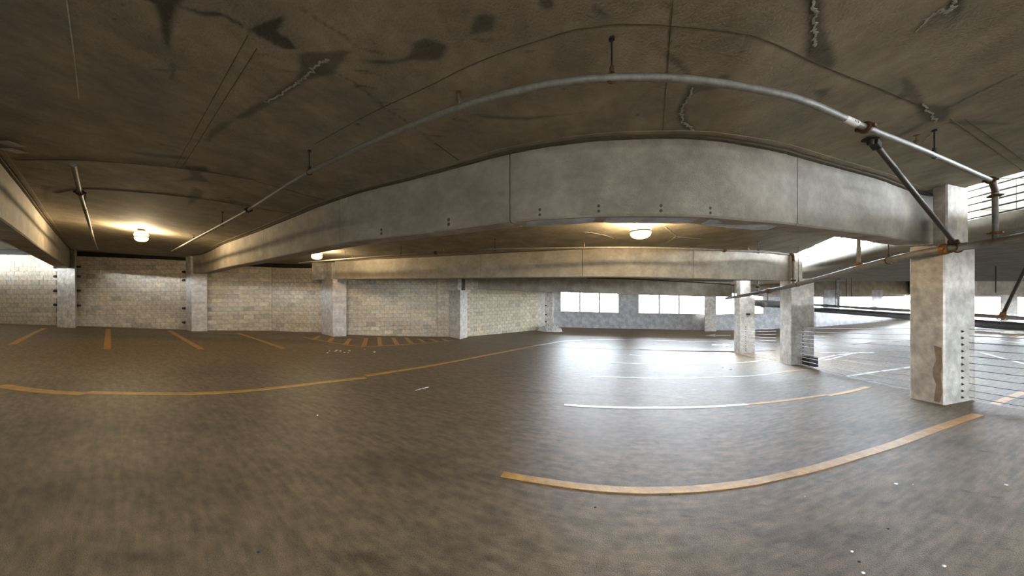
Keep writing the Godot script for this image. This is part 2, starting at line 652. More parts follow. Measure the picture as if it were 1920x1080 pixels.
func make_deck() -> void:
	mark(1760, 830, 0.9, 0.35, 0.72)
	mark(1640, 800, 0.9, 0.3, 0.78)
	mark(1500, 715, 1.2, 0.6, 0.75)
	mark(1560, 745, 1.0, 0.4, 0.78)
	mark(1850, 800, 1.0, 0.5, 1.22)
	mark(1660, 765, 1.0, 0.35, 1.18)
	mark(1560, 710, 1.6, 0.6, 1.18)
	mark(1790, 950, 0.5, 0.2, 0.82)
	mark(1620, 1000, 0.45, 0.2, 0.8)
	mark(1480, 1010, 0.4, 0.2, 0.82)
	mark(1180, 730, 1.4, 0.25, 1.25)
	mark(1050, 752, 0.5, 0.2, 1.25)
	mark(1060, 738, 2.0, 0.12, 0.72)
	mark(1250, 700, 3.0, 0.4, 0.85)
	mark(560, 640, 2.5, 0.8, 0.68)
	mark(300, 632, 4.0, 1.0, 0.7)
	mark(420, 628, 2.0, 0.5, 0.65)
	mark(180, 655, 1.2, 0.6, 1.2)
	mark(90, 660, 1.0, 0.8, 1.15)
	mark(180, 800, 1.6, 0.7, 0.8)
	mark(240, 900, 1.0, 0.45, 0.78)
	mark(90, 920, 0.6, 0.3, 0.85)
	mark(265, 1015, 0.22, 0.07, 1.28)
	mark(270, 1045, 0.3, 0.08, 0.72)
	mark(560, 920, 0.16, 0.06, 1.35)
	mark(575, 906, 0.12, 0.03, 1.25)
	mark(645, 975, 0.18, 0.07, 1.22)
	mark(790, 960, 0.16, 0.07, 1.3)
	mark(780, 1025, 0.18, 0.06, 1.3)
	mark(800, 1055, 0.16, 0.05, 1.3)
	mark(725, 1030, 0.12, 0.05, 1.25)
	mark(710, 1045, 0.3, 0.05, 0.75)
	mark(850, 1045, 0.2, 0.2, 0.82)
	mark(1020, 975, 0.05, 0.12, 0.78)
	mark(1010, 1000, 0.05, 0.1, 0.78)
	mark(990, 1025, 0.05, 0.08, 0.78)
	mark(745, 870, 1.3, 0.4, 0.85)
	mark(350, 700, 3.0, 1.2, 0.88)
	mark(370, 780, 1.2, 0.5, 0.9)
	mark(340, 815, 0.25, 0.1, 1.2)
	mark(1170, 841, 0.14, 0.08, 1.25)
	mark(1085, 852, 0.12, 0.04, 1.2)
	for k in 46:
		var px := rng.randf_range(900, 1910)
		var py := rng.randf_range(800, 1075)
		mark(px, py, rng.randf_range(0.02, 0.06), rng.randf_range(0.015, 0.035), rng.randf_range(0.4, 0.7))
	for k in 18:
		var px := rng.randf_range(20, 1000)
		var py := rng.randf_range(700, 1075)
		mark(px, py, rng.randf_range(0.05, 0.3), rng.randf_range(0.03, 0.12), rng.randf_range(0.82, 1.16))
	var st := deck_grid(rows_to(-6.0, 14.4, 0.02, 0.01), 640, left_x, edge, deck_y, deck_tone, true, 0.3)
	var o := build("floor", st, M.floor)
	tag(o, "worn brown-grey concrete parking deck with tyre streaks and stains", "floor", "", "structure")
	deck_marks.clear()
	row_marks.clear()
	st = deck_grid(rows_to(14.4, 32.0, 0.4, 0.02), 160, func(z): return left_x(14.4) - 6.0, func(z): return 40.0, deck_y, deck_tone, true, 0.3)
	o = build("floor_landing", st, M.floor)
	tag(o, "far concrete landing in front of the bright window band", "floor", "", "structure")
	st = deck_grid(rows_to(-6.0, 14.4, 0.2, 0.03), 120, func(z): return edge(z) + 0.02, func(z): return 40.0, ramp_y, deck_tone, true, 0.3)
	o = build("floor_ramp", st, M.ramp)
	tag(o, "neighbouring grey concrete ramp floor beyond the cable barriers", "floor", "", "structure")

	var f := get_node("floor")
	var fb := get_node("floor_landing")
	var fr := get_node("floor_ramp")
	# painted lines: (row points, width); white near the windows is glare in the colour
	line(f, [[84, 615], [55, 629], [22, 646]], 0.13)
	line(f, [[203, 617], [202, 635], [201, 655]], 0.13)
	line(f, [[318, 620], [345, 636], [378, 655]], 0.13)
	line(f, [[447, 625], [490, 639], [532, 654]], 0.13)
	line(f, [[0, 723], [50, 730.5], [100, 735.5], [160, 739]], 0.15)
	line(f, [[160, 736], [250, 738], [330, 738.5], [400, 736.5], [480, 731], [600, 717.5], [685, 708]], 0.15)
	line(f, [[685, 704.5], [760, 693], [810, 685], [880, 672], [950, 658.5], [1000, 649]], 0.15)
	line(f, [[1000, 649], [1040, 642], [1075, 638.5], [1130, 637], [1200, 637.5], [1300, 640], [1345, 641]], 0.14, M.white)
	for l in [[598, 630, 588, 637], [624, 633, 617, 641], [656, 635, 648, 646], [687, 634, 682, 649], [711, 632, 713, 648], [737, 633, 745, 646], [761, 633, 772, 644], [785, 635, 796, 642], [807, 635, 820, 640.5], [831, 635.5, 840, 640]]:
		line(f, [[l[0], l[1]], [l[2], l[3]]], 0.16)
	line(f, [[568, 631.5], [600, 638.5], [640, 645], [680, 649.5], [740, 647], [800, 643], [850, 638]], 0.08)
	line(f, [[942, 889], [990, 897.5], [1080, 911], [1150, 917.5], [1210, 919.5], [1300, 917], [1380, 908.5], [1440, 898], [1520, 880], [1600, 857], [1680, 832], [1750, 806], [1834, 777]], 0.1)
	line(f, [[1058, 759], [1100, 762], [1180, 764.5], [1300, 764], [1400, 758]], 0.1, M.white)  # yellow paint drawn white where the window glare falls
	line(f, [[1400, 758], [1480, 750], [1552, 740]], 0.1)
	line(f, [[1552, 742], [1590, 735], [1628, 725.5]], 0.1)
	line(f, [[1107, 706], [1200, 708.5], [1270, 709], [1380, 706.5], [1440, 701.5]], 0.1, M.white)
	line(f, [[1440, 701.5], [1515, 692]], 0.1)
	line(f, [[1130, 680], [1250, 682.5], [1340, 682], [1400, 679], [1440, 674]], 0.1, M.white)
	line(f, [[1148, 665], [1250, 668], [1366, 667]], 0.12, M.white)
	for k in 6:
		line(f, [[1180 + 32 * k, 664.5], [1215 + 32 * k, 669.5]], 0.14, M.white)
	line(f, [[1200, 671], [1300, 671.5], [1380, 669]], 0.1, M.white)
	arrow(fb, [[1322, 629], [1342, 626.3], [1340, 628], [1370, 628.3], [1370, 629.8], [1340, 630], [1342, 631.6]])
	arrow(f, [[1374, 647], [1355, 643.6], [1357, 646], [1335, 645.6], [1335, 648], [1357, 648], [1355, 650.5]])
	line(fr, [[1500, 700], [1545, 692], [1620, 682], [1705, 672], [1760, 666]], 0.1, M.white)
	line(fr, [[1640, 719], [1705, 707.5], [1760, 698]], 0.1)
	line(fr, [[1822, 742], [1870, 724], [1925, 705]], 0.11)
	line(fr, [[1528, 668], [1580, 660], [1638, 656.5]], 0.12, M.white)
	line(fr, [[1534, 659], [1590, 657.5], [1638, 657]], 0.1, M.white)
	line(fr, [[1600, 658], [1570, 664], [1545, 668]], 0.1, M.white)
	line(fr, [[1840, 652], [1880, 658], [1925, 665]], 0.1, M.white)
	line(fr, [[1836, 634], [1880, 637.5], [1925, 641]], 0.1, M.white)
	line(fr, [[1895, 632], [1925, 624]], 0.1)

func line(parent: Node, rows: Array, w: float, m: Material = null) -> void:
	var pts := []
	for r in rows: pts.append(fl(r[0], r[1]))
	var st := tool()
	var y: Callable = ramp_y if parent.name == &"floor_ramp" else deck_y
	ribbon(st, smooth(pts, 8), w, y, 0.004)
	var o := build("stall_line", st, m if m else M.yellow, parent)
	o.set_meta("label", "stall line coloured white for white paint and for window glare on yellow" if m else "yellow painted stall line")

func arrow(parent: Node, rows: Array) -> void:
	var pts := []
	var hs := []
	for r in rows:
		var v := fl(r[0], r[1])
		pts.append(v)
		hs.append(deck_y(v.x, v.y))
	var top := []
	for h in hs: top.append(h + 0.005)
	var st := tool()
	prism(st, pts, hs, top)
	var o := build("lane_arrow", st, M.white, parent)
	o.set_meta("label", "white painted lane arrow")

func seam(parent: Node, rows: Array, w := 0.012, m: Material = null) -> void:
	var pts := []
	for r in rows: pts.append(ce(r[0], r[1]))
	var st := tool()
	ribbon(st, smooth(pts, 8), w, soffit_y, 0.004, true)
	build("form_seam", st, m if m else M.seam, parent)

func make_soffit() -> void:
	var dk := Vector3(0.5, 0.52, 0.52)
	stain([[256, -10], [290, 8], [298, 30], [301, 55], [309, 80], [316, 91], [320, 75], [324, 40], [330, 15], [356, -10]], 0.4)
	stain([[467, 56], [480, 48], [505, 38], [533, 30], [527, 47], [521, 57], [531, 66], [548, 78], [556, 92], [545, 93], [525, 90], [505, 78], [480, 66]], 0.42, 0.01)
	stain([[560, 101], [580, 97], [605, 98], [640, 94], [660, 96], [648, 105], [640, 118], [632, 128], [625, 140], [600, 143], [575, 150], [540, 175], [500, 200], [478, 213], [455, 222], [440, 222], [470, 200], [500, 185], [530, 165], [555, 148], [562, 130]], 0.6)
	stain([[775, 82], [790, 74], [800, 71], [820, 77], [838, 85], [836, 97], [824, 112], [800, 114], [770, 112], [755, 115], [735, 120], [710, 121], [690, 117], [675, 114], [705, 112], [735, 113], [758, 110], [770, 100]], 0.56)
	stain([[885, 45], [895, 30], [905, 25], [920, 27], [930, 32], [928, 48], [920, 60], [905, 61], [890, 65], [875, 67], [883, 55]], 0.62)
	stain([[1006, -12], [1010, 8], [1018, 16], [1027, 18], [1038, 14], [1044, -12]], 0.55)
	stain([[1220, 80], [1240, 92], [1262, 100], [1280, 115], [1292, 130], [1296, 142], [1285, 140], [1268, 125], [1250, 112], [1240, 97]], 0.66)
	stain([[1297, 150], [1302, 165], [1298, 178], [1288, 192], [1284, 210], [1288, 225], [1298, 238], [1310, 249], [1295, 245], [1280, 238], [1270, 222], [1269, 205], [1277, 188], [1286, 170], [1292, 155]], 0.58)
	stain([[1300, 158], [1330, 160], [1368, 161], [1340, 167], [1312, 172], [1300, 178]], 0.68)
	stain([[1344, 148], [1352, 139], [1366, 140], [1375, 150]], 0.62)
	stain([[1507, -12], [1512, 25], [1514, 50], [1510, 75], [1508, 95], [1512, 108], [1525, 118], [1545, 126], [1560, 130], [1566, 115], [1562, 90], [1552, 70], [1543, 45], [1543, 20], [1544, -12]], 0.55)
	stain([[1522, 170], [1540, 167], [1558, 166], [1548, 178], [1542, 185], [1532, 178]], 0.62)
	stain([[1718, 190], [1735, 195], [1760, 197], [1782, 198], [1780, 215], [1770, 230], [1750, 228], [1730, 226], [1718, 208]], 0.66)
	stain([[1780, -12], [1815, -12], [1806, 10], [1798, 30], [1792, 42], [1787, 30]], 0.5)
	stain([[1712, 55], [1735, 35], [1765, 15], [1785, 5], [1785, 40], [1780, 60], [1765, 45], [1740, 55], [1722, 60]], 0.75, 0.06)
	stain([[384, 264], [395, 245], [415, 230], [437, 226], [425, 240], [405, 250], [393, 265]], 0.66)
	stain([[345, 312], [385, 311], [394, 320], [375, 326], [395, 342], [362, 339], [332, 340], [360, 330]], 0.6, 0.03)
	stain([[362, 350], [382, 359], [377, 370], [352, 388], [354, 376], [349, 369], [360, 360]], 0.66, 0.03)
	stain([[236, 283], [275, 286], [350, 293], [347, 299], [300, 295], [262, 290]], 0.62, 0.03)
	stain([[885, 214], [925, 217], [985, 220], [1088, 212], [985, 225], [915, 222]], 0.62)
	stain([[321, 120], [325, 118], [328, 130], [324, 150], [320, 148]], 0.62)
	stain([[80, 348], [100, 350], [90, 362], [88, 380], [82, 372]], 0.65, 0.05)
	stain([[1680, 178], [1690, 175], [1700, 180], [1694, 186], [1684, 186]], 0.5)
	stain([[1618, 256], [1630, 253], [1640, 256], [1642, 264], [1632, 268], [1622, 264]], 0.6)
	streak([[1694, 145], [1704, 165], [1718, 190], [1735, 208]], 0.07, 0.65)
	streak([[1775, 230], [1820, 230], [1895, 233]], 0.08, 0.72)
	streak([[1740, 226], [1700, 248], [1670, 262]], 0.1, 0.72, 0.03)
	streak([[338, 12], [380, 26], [415, 26], [440, 40], [467, 55]], 0.035, 0.45)
	streak([[560, 12], [600, 40], [640, 64], [672, 90]], 0.02, 0.6)
	streak([[625, 134], [665, 155], [700, 183], [720, 202], [760, 226], [815, 268]], 0.022, 0.6)
	streak([[1240, 0], [1262, 25], [1258, 50], [1256, 95]], 0.02, 0.65)
	streak([[1110, 8], [1122, 20], [1134, 30]], 0.03, 0.6)
	streak([[1768, 208], [1800, 190], [1845, 168], [1925, 130]], 0.03, 0.5)
	for k in 60:
		var px := rng.randf_range(150, 1900)
		var py := rng.randf_range(5, 240)
		var s := rng.randf_range(1.0, 4.0)
		stain([[px - s, py], [px, py - s * 0.6], [px + s * 1.4, py], [px, py + s * 0.6]], rng.randf_range(0.4, 0.7), 0.008)
	for k in 26:
		var px := rng.randf_range(150, 900)
		var py := rng.randf_range(70, 420)
		streak([[px, py], [px + 20, py + rng.randf_range(0, 4)], [px + 45, py + rng.randf_range(2, 9)]], 0.02, rng.randf_range(0.55, 0.8))

	var st := deck_grid(rows_to(-6.0, 14.4, 0.011, 0.0075), 760, left_x, edge, soffit_y, soffit_tone, false, 0.3)
	var o := build("ceiling", st, M.soffit)
	tag(o, "dark stained concrete ceiling slab with form marks and damp patches", "ceiling", "", "structure")
	soffit_marks.clear()
	row_marks.clear()
	st = deck_grid([14.4, 17.0, 21.0, 25.0, 32.0], 60, func(z): return left_x(14.4) - 6.0, func(z): return 40.0, func(x, z): return soffit_y(x, z), func(v): return Color.WHITE, false, 0.3)
	o = build("ceiling_landing", st, M.soffit)
	tag(o, "concrete ceiling slab over the far landing by the windows", "ceiling", "", "structure")
	st = deck_grid(rows_to(-6.0, 14.4, 0.3, 0.05), 40, edge2, func(z): return 40.0, ramp_soffit, func(v): return Color.WHITE, false, 0.26)
	o = build("ceiling_ramp", st, M.edge)
	tag(o, "grey slab edge and ceiling of the neighbouring ramp at upper right", "ceiling", "", "structure")

	var c := get_node("ceiling")
	seam(c, [[465, 65], [410, 165], [355, 265], [328, 312]], 0.004)
	seam(c, [[482, 90], [425, 180], [370, 269], [340, 315]], 0.004)
	seam(c, [[590, 270], [690, 215], [800, 163], [880, 123], [960, 92], [1060, 60], [1110, 50], [1165, 45.5], [1260, 48], [1385, 61], [1435, 75], [1500, 104], [1560, 131], [1640, 162], [1720, 195]], 0.005)
	seam(c, [[1262, 0], [1256, 70], [1252, 130], [1249, 160], [1246, 200], [1242, 250]], 0.005)
	seam(c, [[1780, 222], [1870, 286], [1925, 325]], 0.004)
	seam(c, [[1808, 222], [1880, 272], [1925, 305]], 0.004)
	seam(c, [[124, -8], [131, 45], [139, 105], [148, 185]], 0.006, M.pale_seam)
	seam(c, [[30, 300], [137, 300], [240, 306], [325, 314], [400, 324], [480, 338]], 0.02)
	seam(c, [[107, 362], [155, 355], [230, 358], [302, 364], [400, 376], [470, 387]], 0.02)
	seam(c, [[480, 340], [520, 350], [570, 365], [615, 376]], 0.02)
	seam(c, [[480, 390], [545, 400]], 0.02)
	seam(c, [[815, 268], [860, 300]], 0.012)
	for q in [[[560, 152], [570, 145], [582, 134], [600, 118], [618, 112]], [[500, 192], [540, 168], [560, 152]], [[1298, 165], [1292, 182], [1282, 196], [1277, 212]], [[1277, 212], [1280, 228], [1290, 236], [1302, 244]], [[1525, -8], [1527, 20], [1526, 45], [1528, 65], [1529, 85]], [[1792, -5], [1785, 15], [1778, 22]], [[1778, 22], [1758, 20], [1735, 38], [1722, 55]], [[1728, 195], [1745, 212], [1756, 228]], [[1762, 238], [1742, 255], [1730, 268]], [[1245, 424], [1258, 435], [1267, 444], [1250, 455]], [[1267, 444], [1290, 446], [1312, 448]], [[1095, 435], [1130, 440], [1150, 447]]]:
		var pts := []
		for p in q: pts.append(ce(p[0], p[1]))
		pts = smooth(pts, 10)
		for i in pts.size(): pts[i] += Vector2(noise.get_noise_2d(i * 9.0, q[0][0]), noise.get_noise_2d(i * 11.0, 99.0 + q[0][1])) * 0.03
		var ls := tool()
		ribbon(ls, pts, 0.013 if q[0][1] < 300 else 0.035, soffit_y, 0.005, true)
		build("lime_streak", ls, M.lime, c).set_meta("label", "pale lime crust along a ceiling crack")
	for r in [[20, 269], [27, 282]]:
		var v := ce(r[0], r[1])
		var pst := tool()
		rough_box(pst, P(v, soffit_y(v.x, v.y) - 0.006), Vector3(0.085, 0.006, 0.075), Basis.IDENTITY, 0.003)
		build("pale_plate", pst, M.pale_seam, c).set_meta("label", "small pale rectangular plate")

func edge2(z: float) -> float:
	var zs := [-6.0, 2.0, 3.0, 4.0, 5.0, 6.0, 6.6, 8.5, 11.0, 14.4]
	var xs := [14.8, 9.9, 8.6, 7.9, 7.65, 7.75, 7.9, 8.55, 9.3, 10.3]
	var i := 0
	while i < zs.size() - 2 and z > zs[i + 1]:
		i += 1
	return lerpf(xs[i], xs[i + 1], clampf((z - zs[i]) / (zs[i + 1] - zs[i]), 0.0, 1.0))

func ramp_soffit(x: float, z: float) -> float:
	return 2.47 - 0.048 * (clampf(z, 3.0, 15.0) - 5.8)

func slab_wall(called: String, a: Vector2, b: Vector2, y0: float, y1: float, thick: float, m: Material, label: String) -> void:
	var d := (b - a).normalized()
	var n := Vector2(-d.y, d.x) * thick
	var st := tool()
	prism(st, [a, b, b + n, a + n], y0, y1)
	tag(build(called, st, m), label, "wall", "", "structure")

func make_enclosure() -> void:
	# what closes the garage outside the frame; openings sized for the daylight
	slab_wall("wall_back", Vector2(-10, -6.0), Vector2(41, -6.0), -0.6, 1.3, -0.25, M.parapet, "concrete parapet closing the deck behind the camera")
	slab_wall("wall_back_solid", Vector2(-10, -5.95), Vector2(-0.5, -5.95), 1.0, 4.2, -0.25, M.beam, "added concrete wall behind the camera, blocking daylight on the left")  # unseen, added to narrow the daylight from behind
	slab_wall("wall_back_ramp", Vector2(9, -5.95), Vector2(41, -5.95), 1.0, 4.2, -0.25, M.beam, "added concrete wall behind the camera, blocking daylight on the ramp side")  # unseen, put in to shut out daylight behind the ramp
	slab_wall("wall_back_spandrel", Vector2(-10, -6.0), Vector2(41, -6.0), 2.15, 4.2, -0.25, M.beam, "concrete spandrel over the opening behind the camera")
	var st := tool()
	prism(st, [Vector2(-34, -7), Vector2(40, -7), Vector2(40, 12), Vector2(-34, 12)], 6.2, 6.5)  # unseen cover added to block the high sky over the light well
	tag(build("ceiling_added_upper", st, M.soffit), "unseen slab added over the light well to cut its daylight", "ceiling", "", "structure")
	slab_wall("wall_left", Vector2(-9.6, -6.2), Vector2(-9.6, 2.0), -0.6, 3.9, 0.25, M.beam, "concrete side wall left of the camera")
	slab_wall("wall_left_side", Vector2(-9.6, 2.0), Vector2(-33, 16.2), -0.6, 3.0, 0.25, M.beam, "concrete side wall closing the deck beyond the left edge")  # unseen; height set by how much daylight passes above it
	slab_wall("wall_left_end", Vector2(-33, 16.2), Vector2(-40, 32.0), -2.6, 4.2, 0.25, M.beam, "concrete end wall beyond the left edge")
	slab_wall("wall_left_backing", Vector2(-40, 17.5), bear(1005, 24.5), -2.0, 4.2, 0.25, M.dark, "backing wall behind the gap over the block walls, its shade put into a dark colour")
	slab_wall("wall_right", Vector2(40, -6.0), Vector2(40, 34.0), -2.0, 1.2, -0.25, M.parapet, "low wall closing the neighbouring ramp at far right")

var block_mesh := []
func make_block_meshes() -> void:
	for k in 3:
		var st := tool()
		var r := RandomNumberGenerator.new()
		r.seed = 40 + k
		rough_box(st, Vector3.ZERO, Vector3(0.196, 0.0955, 0.05), Basis(Vector3(0, 1, 0), r.randf_range(-0.008, 0.008)) * Basis(Vector3(1, 0, 0), r.randf_range(-0.01, 0.01)), 0.0035)
		st.generate_normals()
		block_mesh.append(st.commit())

func block_wall(called: String, a: Vector2, b: Vector2, top_a: float, top_b: float, tilt: float, shift: float, label: String, seed_: int) -> Node3D:
	# a panel of concrete blocks in running bond, courses rising by tilt per metre from a to b
	var r := RandomNumberGenerator.new()
	r.seed = seed_
	var d := (b - a).normalized()
	var L := a.distance_to(b)
	var y0a := deck_y(a.x, a.y)
	var y0b := deck_y(b.x, b.y)
	var o := thing(called, label, "wall", P(a, minf(y0a, y0b)), "", "structure")
	var nrm := Vector2(d.y, -d.x)                # towards the garage
	var st := tool()
	prism(st, [a - nrm * 0.011, b - nrm * 0.011, b - nrm * 0.2, a - nrm * 0.2], [y0a - 0.2, y0b - 0.2, y0b - 0.2, y0a - 0.2], [top_a, top_b, top_b, top_a])
	build("mortar", st, M.mortar, o)
	st = tool()
	var ca := soffit_y(a.x, a.y) + 0.03
	var cb := soffit_y(b.x, b.y) + 0.03
	prism(st, [a - nrm * 0.02, b - nrm * 0.02, b - nrm * 0.14, a - nrm * 0.14], [top_a + 0.004, top_b + 0.004, top_b + 0.004, top_a + 0.004], [ca, cb, cb, ca])
	build("head_channel", st, M.channel, o).set_meta("label", "dark brown steel channel between wall and ceiling")
	var dir := P(d, 0.0)
	var along := (dir + Vector3(0, tilt, 0)).normalized()
	var outw := P(nrm, 0.0)
	var upv := outw.cross(along).normalized()
	if upv.y < 0.0: upv = -upv
	var base := minf(y0a, y0b) - absf(tilt) * L - 0.05 + shift
	var top := maxf(top_a, top_b) + absf(tilt) * L
	var course := 0
	while base + course * 0.2 < top:
		var yc := base + course * 0.2 + 0.1
		var u := -0.2 if course % 2 else 0.0
		while u < L - 0.02:
			var u0 := maxf(u, 0.0)
			var u1 := minf(u + 0.4, L)
			u += 0.4
			if u1 - u0 < 0.06: continue
			var um := (u0 + u1) / 2.0
			var y := yc + tilt * um
			var t_y := lerpf(top_a, top_b, um / L)
			var f_y := lerpf(y0a, y0b, um / L)
			var lo := y - 0.1
			var hi := minf(y + 0.1, t_y)
			if hi - lo < 0.03 or hi < f_y - 0.01: continue
			var sx := ((u1 - u0) - 0.009) / 0.392
			var sy := ((hi - lo) - 0.009) / 0.191
			var w := r.randf()
			var k := 0
			if w > 0.93: k = 5
			elif w > 0.84: k = 3
			elif w > 0.72: k = 2
			elif w > 0.6: k = 4
			elif w > 0.3: k = 1
			var blk := mesh_of("block", block_mesh[r.randi() % 3], M.blocks[k], o)
			var c := P(a + d * um, (lo + hi) / 2.0) - outw * (0.05 - r.randf_range(-0.002, 0.003))
			blk.transform = Transform3D(Basis(along * sx, upv * sy, outw), c - o.position)
		course += 1
	return o

func tie(parent: Node3D, px: float, py: float, z: float, flip: float) -> void:
	# rusty steel tie: an angle plate with a bolt
	var p := at(px, py, z)
	var st := tool()
	rough_box(st, p + Vector3(flip * 0.03, 0, 0.0), Vector3(0.07, 0.045, 0.012), Basis.IDENTITY, 0.004)
	rough_box(st, p + Vector3(-flip * 0.04, 0, 0.035), Vector3(0.012, 0.055, 0.045), Basis.IDENTITY, 0.004)
	lathe(st, [Vector2(0.0, 0.03), Vector2(0.02, 0.03), Vector2(0.022, 0.0)], p + Vector3(flip * 0.05, 0, 0.01), 8, Vector3(0, 0, 1))
	build("steel_tie", st, M.iron, parent)

func make_block_walls() -> void:
	make_block_meshes()
	var a := bear(-130, 14.9)
	var b := bear(107, 14.5)
	var w := block_wall("wall_left_outer", a, b, row_y(475, 14.9), row_y(479, 14.5), 0.0, 0.03, "pale concrete block wall at the left edge, left of the first column", 1)
	for y in [501.5, 518.5, 545.5, 571.5]: tie(w, 104.5, y, 14.3, -1.0)
	a = bear(141, 14.6); b = bear(352, 15.1)
	w = block_wall("wall_left_lamp", a, b, row_y(480, 14.6), row_y(488.5, 15.1), 0.011, 0.0, "block wall panel lit by the warm lamp between the first two columns", 2)
	for y in [500, 518, 545, 573]: tie(w, 147.0, y, 14.4, 1.0)
	for y in [510, 525.5, 578, 604.5]: tie(w, 345.5, y, 14.75, -1.0)
	a = bear(386, 15.2); b = bear(509.8, 16.2)
	block_wall("wall_left_dim", a, b, row_y(496, 15.2), row_y(501.5, 16.2), 0.008, 0.06, "dim block wall panel right of the second column", 3)
	a = bear(510.2, 16.2); b = bear(606, 16.0)
	block_wall("wall_left_grey", a, b, row_y(501.5, 16.2), row_y(503, 16.0), 0.0, 0.1, "grey smudged block wall panel left of the corbel column", 4)
	a = bear(644, 15.5); b = bear(818.9, 16.6)
	block_wall("wall_left_tan", a, b, row_y(506, 15.5), row_y(512, 16.6), 0.0, 0.05, "tan block wall panel lit warm behind the yellow hatching", 5)
	a = bear(819.3, 16.6); b = bear(842, 16.75)
	block_wall("wall_left_strip", a, b, row_y(512, 16.6), row_y(512, 16.75), 0.0, 0.02, "narrow strip of block wall beside a control joint and the fourth column", 6)
	a = bear(872, 17.1); b = bear(1009, 21.8)
	block_wall("wall_left_bright", a, b, row_y(512, 17.1), row_y(518, 21.8), 0.0, 0.05, "white daylit block wall panel leading to the far windows", 7)

func strip_wall(st: SurfaceTool, pts: Array, y0: Callable, y1: Callable, thick: float) -> void:
	for i in pts.size() - 1:
		var a: Vector2 = pts[i]
		var b: Vector2 = pts[i + 1]
		var d := (b - a).normalized()
		var n := Vector2(-d.y, d.x) * thick
		prism(st, [a, b, b + n, a + n], [y0.call(a), y0.call(b), y0.call(b), y0.call(a)], [y1.call(a), y1.call(b), y1.call(b), y1.call(a)])

func make_far_wall() -> void:
	var far := [bear(1034, 24.0), bear(1150, 24.0), bear(1250, 24.0), bear(1345, 24.0), bear(1440, 24.0), bear(1530, 24.0), bear(1620, 25.2), bear(1705, 27.0)]
	var side := [bear(1705, 27.0), bear(1832, 17.0), bear(1925, 15.0), bear(2100, 12.0), bear(2400, 9.0)]
	var st := tool()
	strip_wall(st, far, func(v): return deck_y(v.x, v.y) - 0.1, func(v): return deck_y(v.x, v.y) + 1.1, 0.2)
	tag(build("wall_far_parapet", st, M.parapet), "long grey concrete parapet under the far window band", "wall", "", "structure")
	st = tool()
	strip_wall(st, far, func(v): return deck_y(v.x, v.y) + 1.1, func(v): return deck_y(v.x, v.y) + 1.16, 0.26)
	tag(build("trim_sill", st, M.pale_seam), "pale sill along the top of the far parapet", "trim", "", "structure")
	st = tool()
	strip_wall(st, far, func(v): return 1.66 if v.x < 16.0 else 1.27, func(v): return 2.9, 0.25)
	tag(build("wall_far_spandrel", st, M.beam), "concrete spandrel beam over the far windows", "wall", "", "structure")
	st = tool()
	strip_wall(st, side, func(v): return ramp_y(v.x, v.y) - 0.2, func(v): return -0.1, 0.2)
	tag(build("wall_side_parapet", st, M.parapet), "concrete parapet at the far right behind the pipes", "wall", "", "structure")
	st = tool()
	strip_wall(st, side, func(v): return 1.42, func(v): return 2.9, 0.25)
	tag(build("wall_side_spandrel", st, M.beam), "tall concrete spandrel at the right edge above the windows", "wall", "", "structure")
	st = tool()
	strip_wall(st, [bear(1700, 26.6), bear(1832, 16.8), bear(1925, 14.8), bear(2100, 11.9)], func(v): return 1.34, func(v): return 1.42, 0.4)
	tag(build("trim_spandrel_ledge", st, M.pale_seam), "pale ledge under the right spandrel", "trim", "", "structure")
	# posts that divide the window band
	var n := 0
	for g in [[1034, 1052, 24.05], [1160, 1198, 24.05], [1431, 1464, 24.05], [1543, 1575, 24.2], [1635, 1656, 25.5]]:
		st = tool()
		var a := bear(g[0], g[2])
		var b := bear(g[1], g[2])
		prism(st, [a, b, b + Vector2(0, 0.18), a + Vector2(0, 0.18)], deck_y(a.x, a.y) + 1.05, 1.8)
		tag(build("trim_pier", st, M.parapet), ["narrow grey infill at the left end of the window band", "wide grey infill panel between the two largest window openings", "grey infill panel behind the third right column", "grey infill panel in the right window band beside the second right column", "pale grey infill panel in the window band left of the nearest column"][n], "pier", "", "structure")
		n += 1
	st = tool()
	var pa := bear(1893, 15.3); var pb := bear(1908, 15.0)
	prism(st, [pa, pb, pb + Vector2(0.1, 0.35), pa + Vector2(0.1, 0.35)], -0.9, 1.45)
	tag(build("trim_pier", st, M.column), "concrete pier in the window band at the right edge", "pier", "", "structure")
	var w := 1
	for g in [[1052, 1160, [1087, 1124]], [1198, 1316, [1236, 1273]]]:
		var t := thing("window_%d" % w, ["left wide window opening with two thin mullions", "middle wide window opening with two thin mullions"][w - 1], "window", at(g[0], 587, 24.1), "", "structure")
		w += 1
		for px in g[2]:
			var ms := tool()
			var v := bear(px, 24.12)
			rough_box(ms, P(v, 0.86), Vector3(0.05, 0.82, 0.04), Basis.IDENTITY, 0.005)
			build("mullion", ms, M.pale_seam, t)
		var hs := tool()
		var a2 := bear(g[0], 24.12); var b2 := bear(g[1], 24.12)
		rough_box(hs, P((a2 + b2) / 2.0, 1.66), Vector3((b2.x - a2.x) / 2.0, 0.02, 0.03), Basis.IDENTITY, 0.005)
		build("head_rail", hs, M.pale_seam, t)
	# cream facade standing in for the pale surface seen through the light well
	var t2 := thing("cream_facade", "cream panelled facade standing in for the pale surface in the light well at upper right", "building", P(bear(1990, 13.5), 2.3))
	st = tool()
	var ta := bear(1838, 13.0); var tb := bear(2160, 13.0)
	prism(st, [ta, tb, tb + Vector2(0, 4), ta + Vector2(0, 4)], 2.2, 9.0)
	build("core", st, M.mortar, t2)
	var pw := (tb.x - ta.x) / 5.0
	for i in 5:
		for j in 5:
			st = tool()
			rough_box(st, Vector3(ta.x + (i + 0.5) * pw, 2.9 + j * 1.25, -12.98), Vector3(pw / 2.0 - 0.012, 0.613, 0.03), Basis.IDENTITY, 0.01)
			build("panel", st, M.cream, t2)

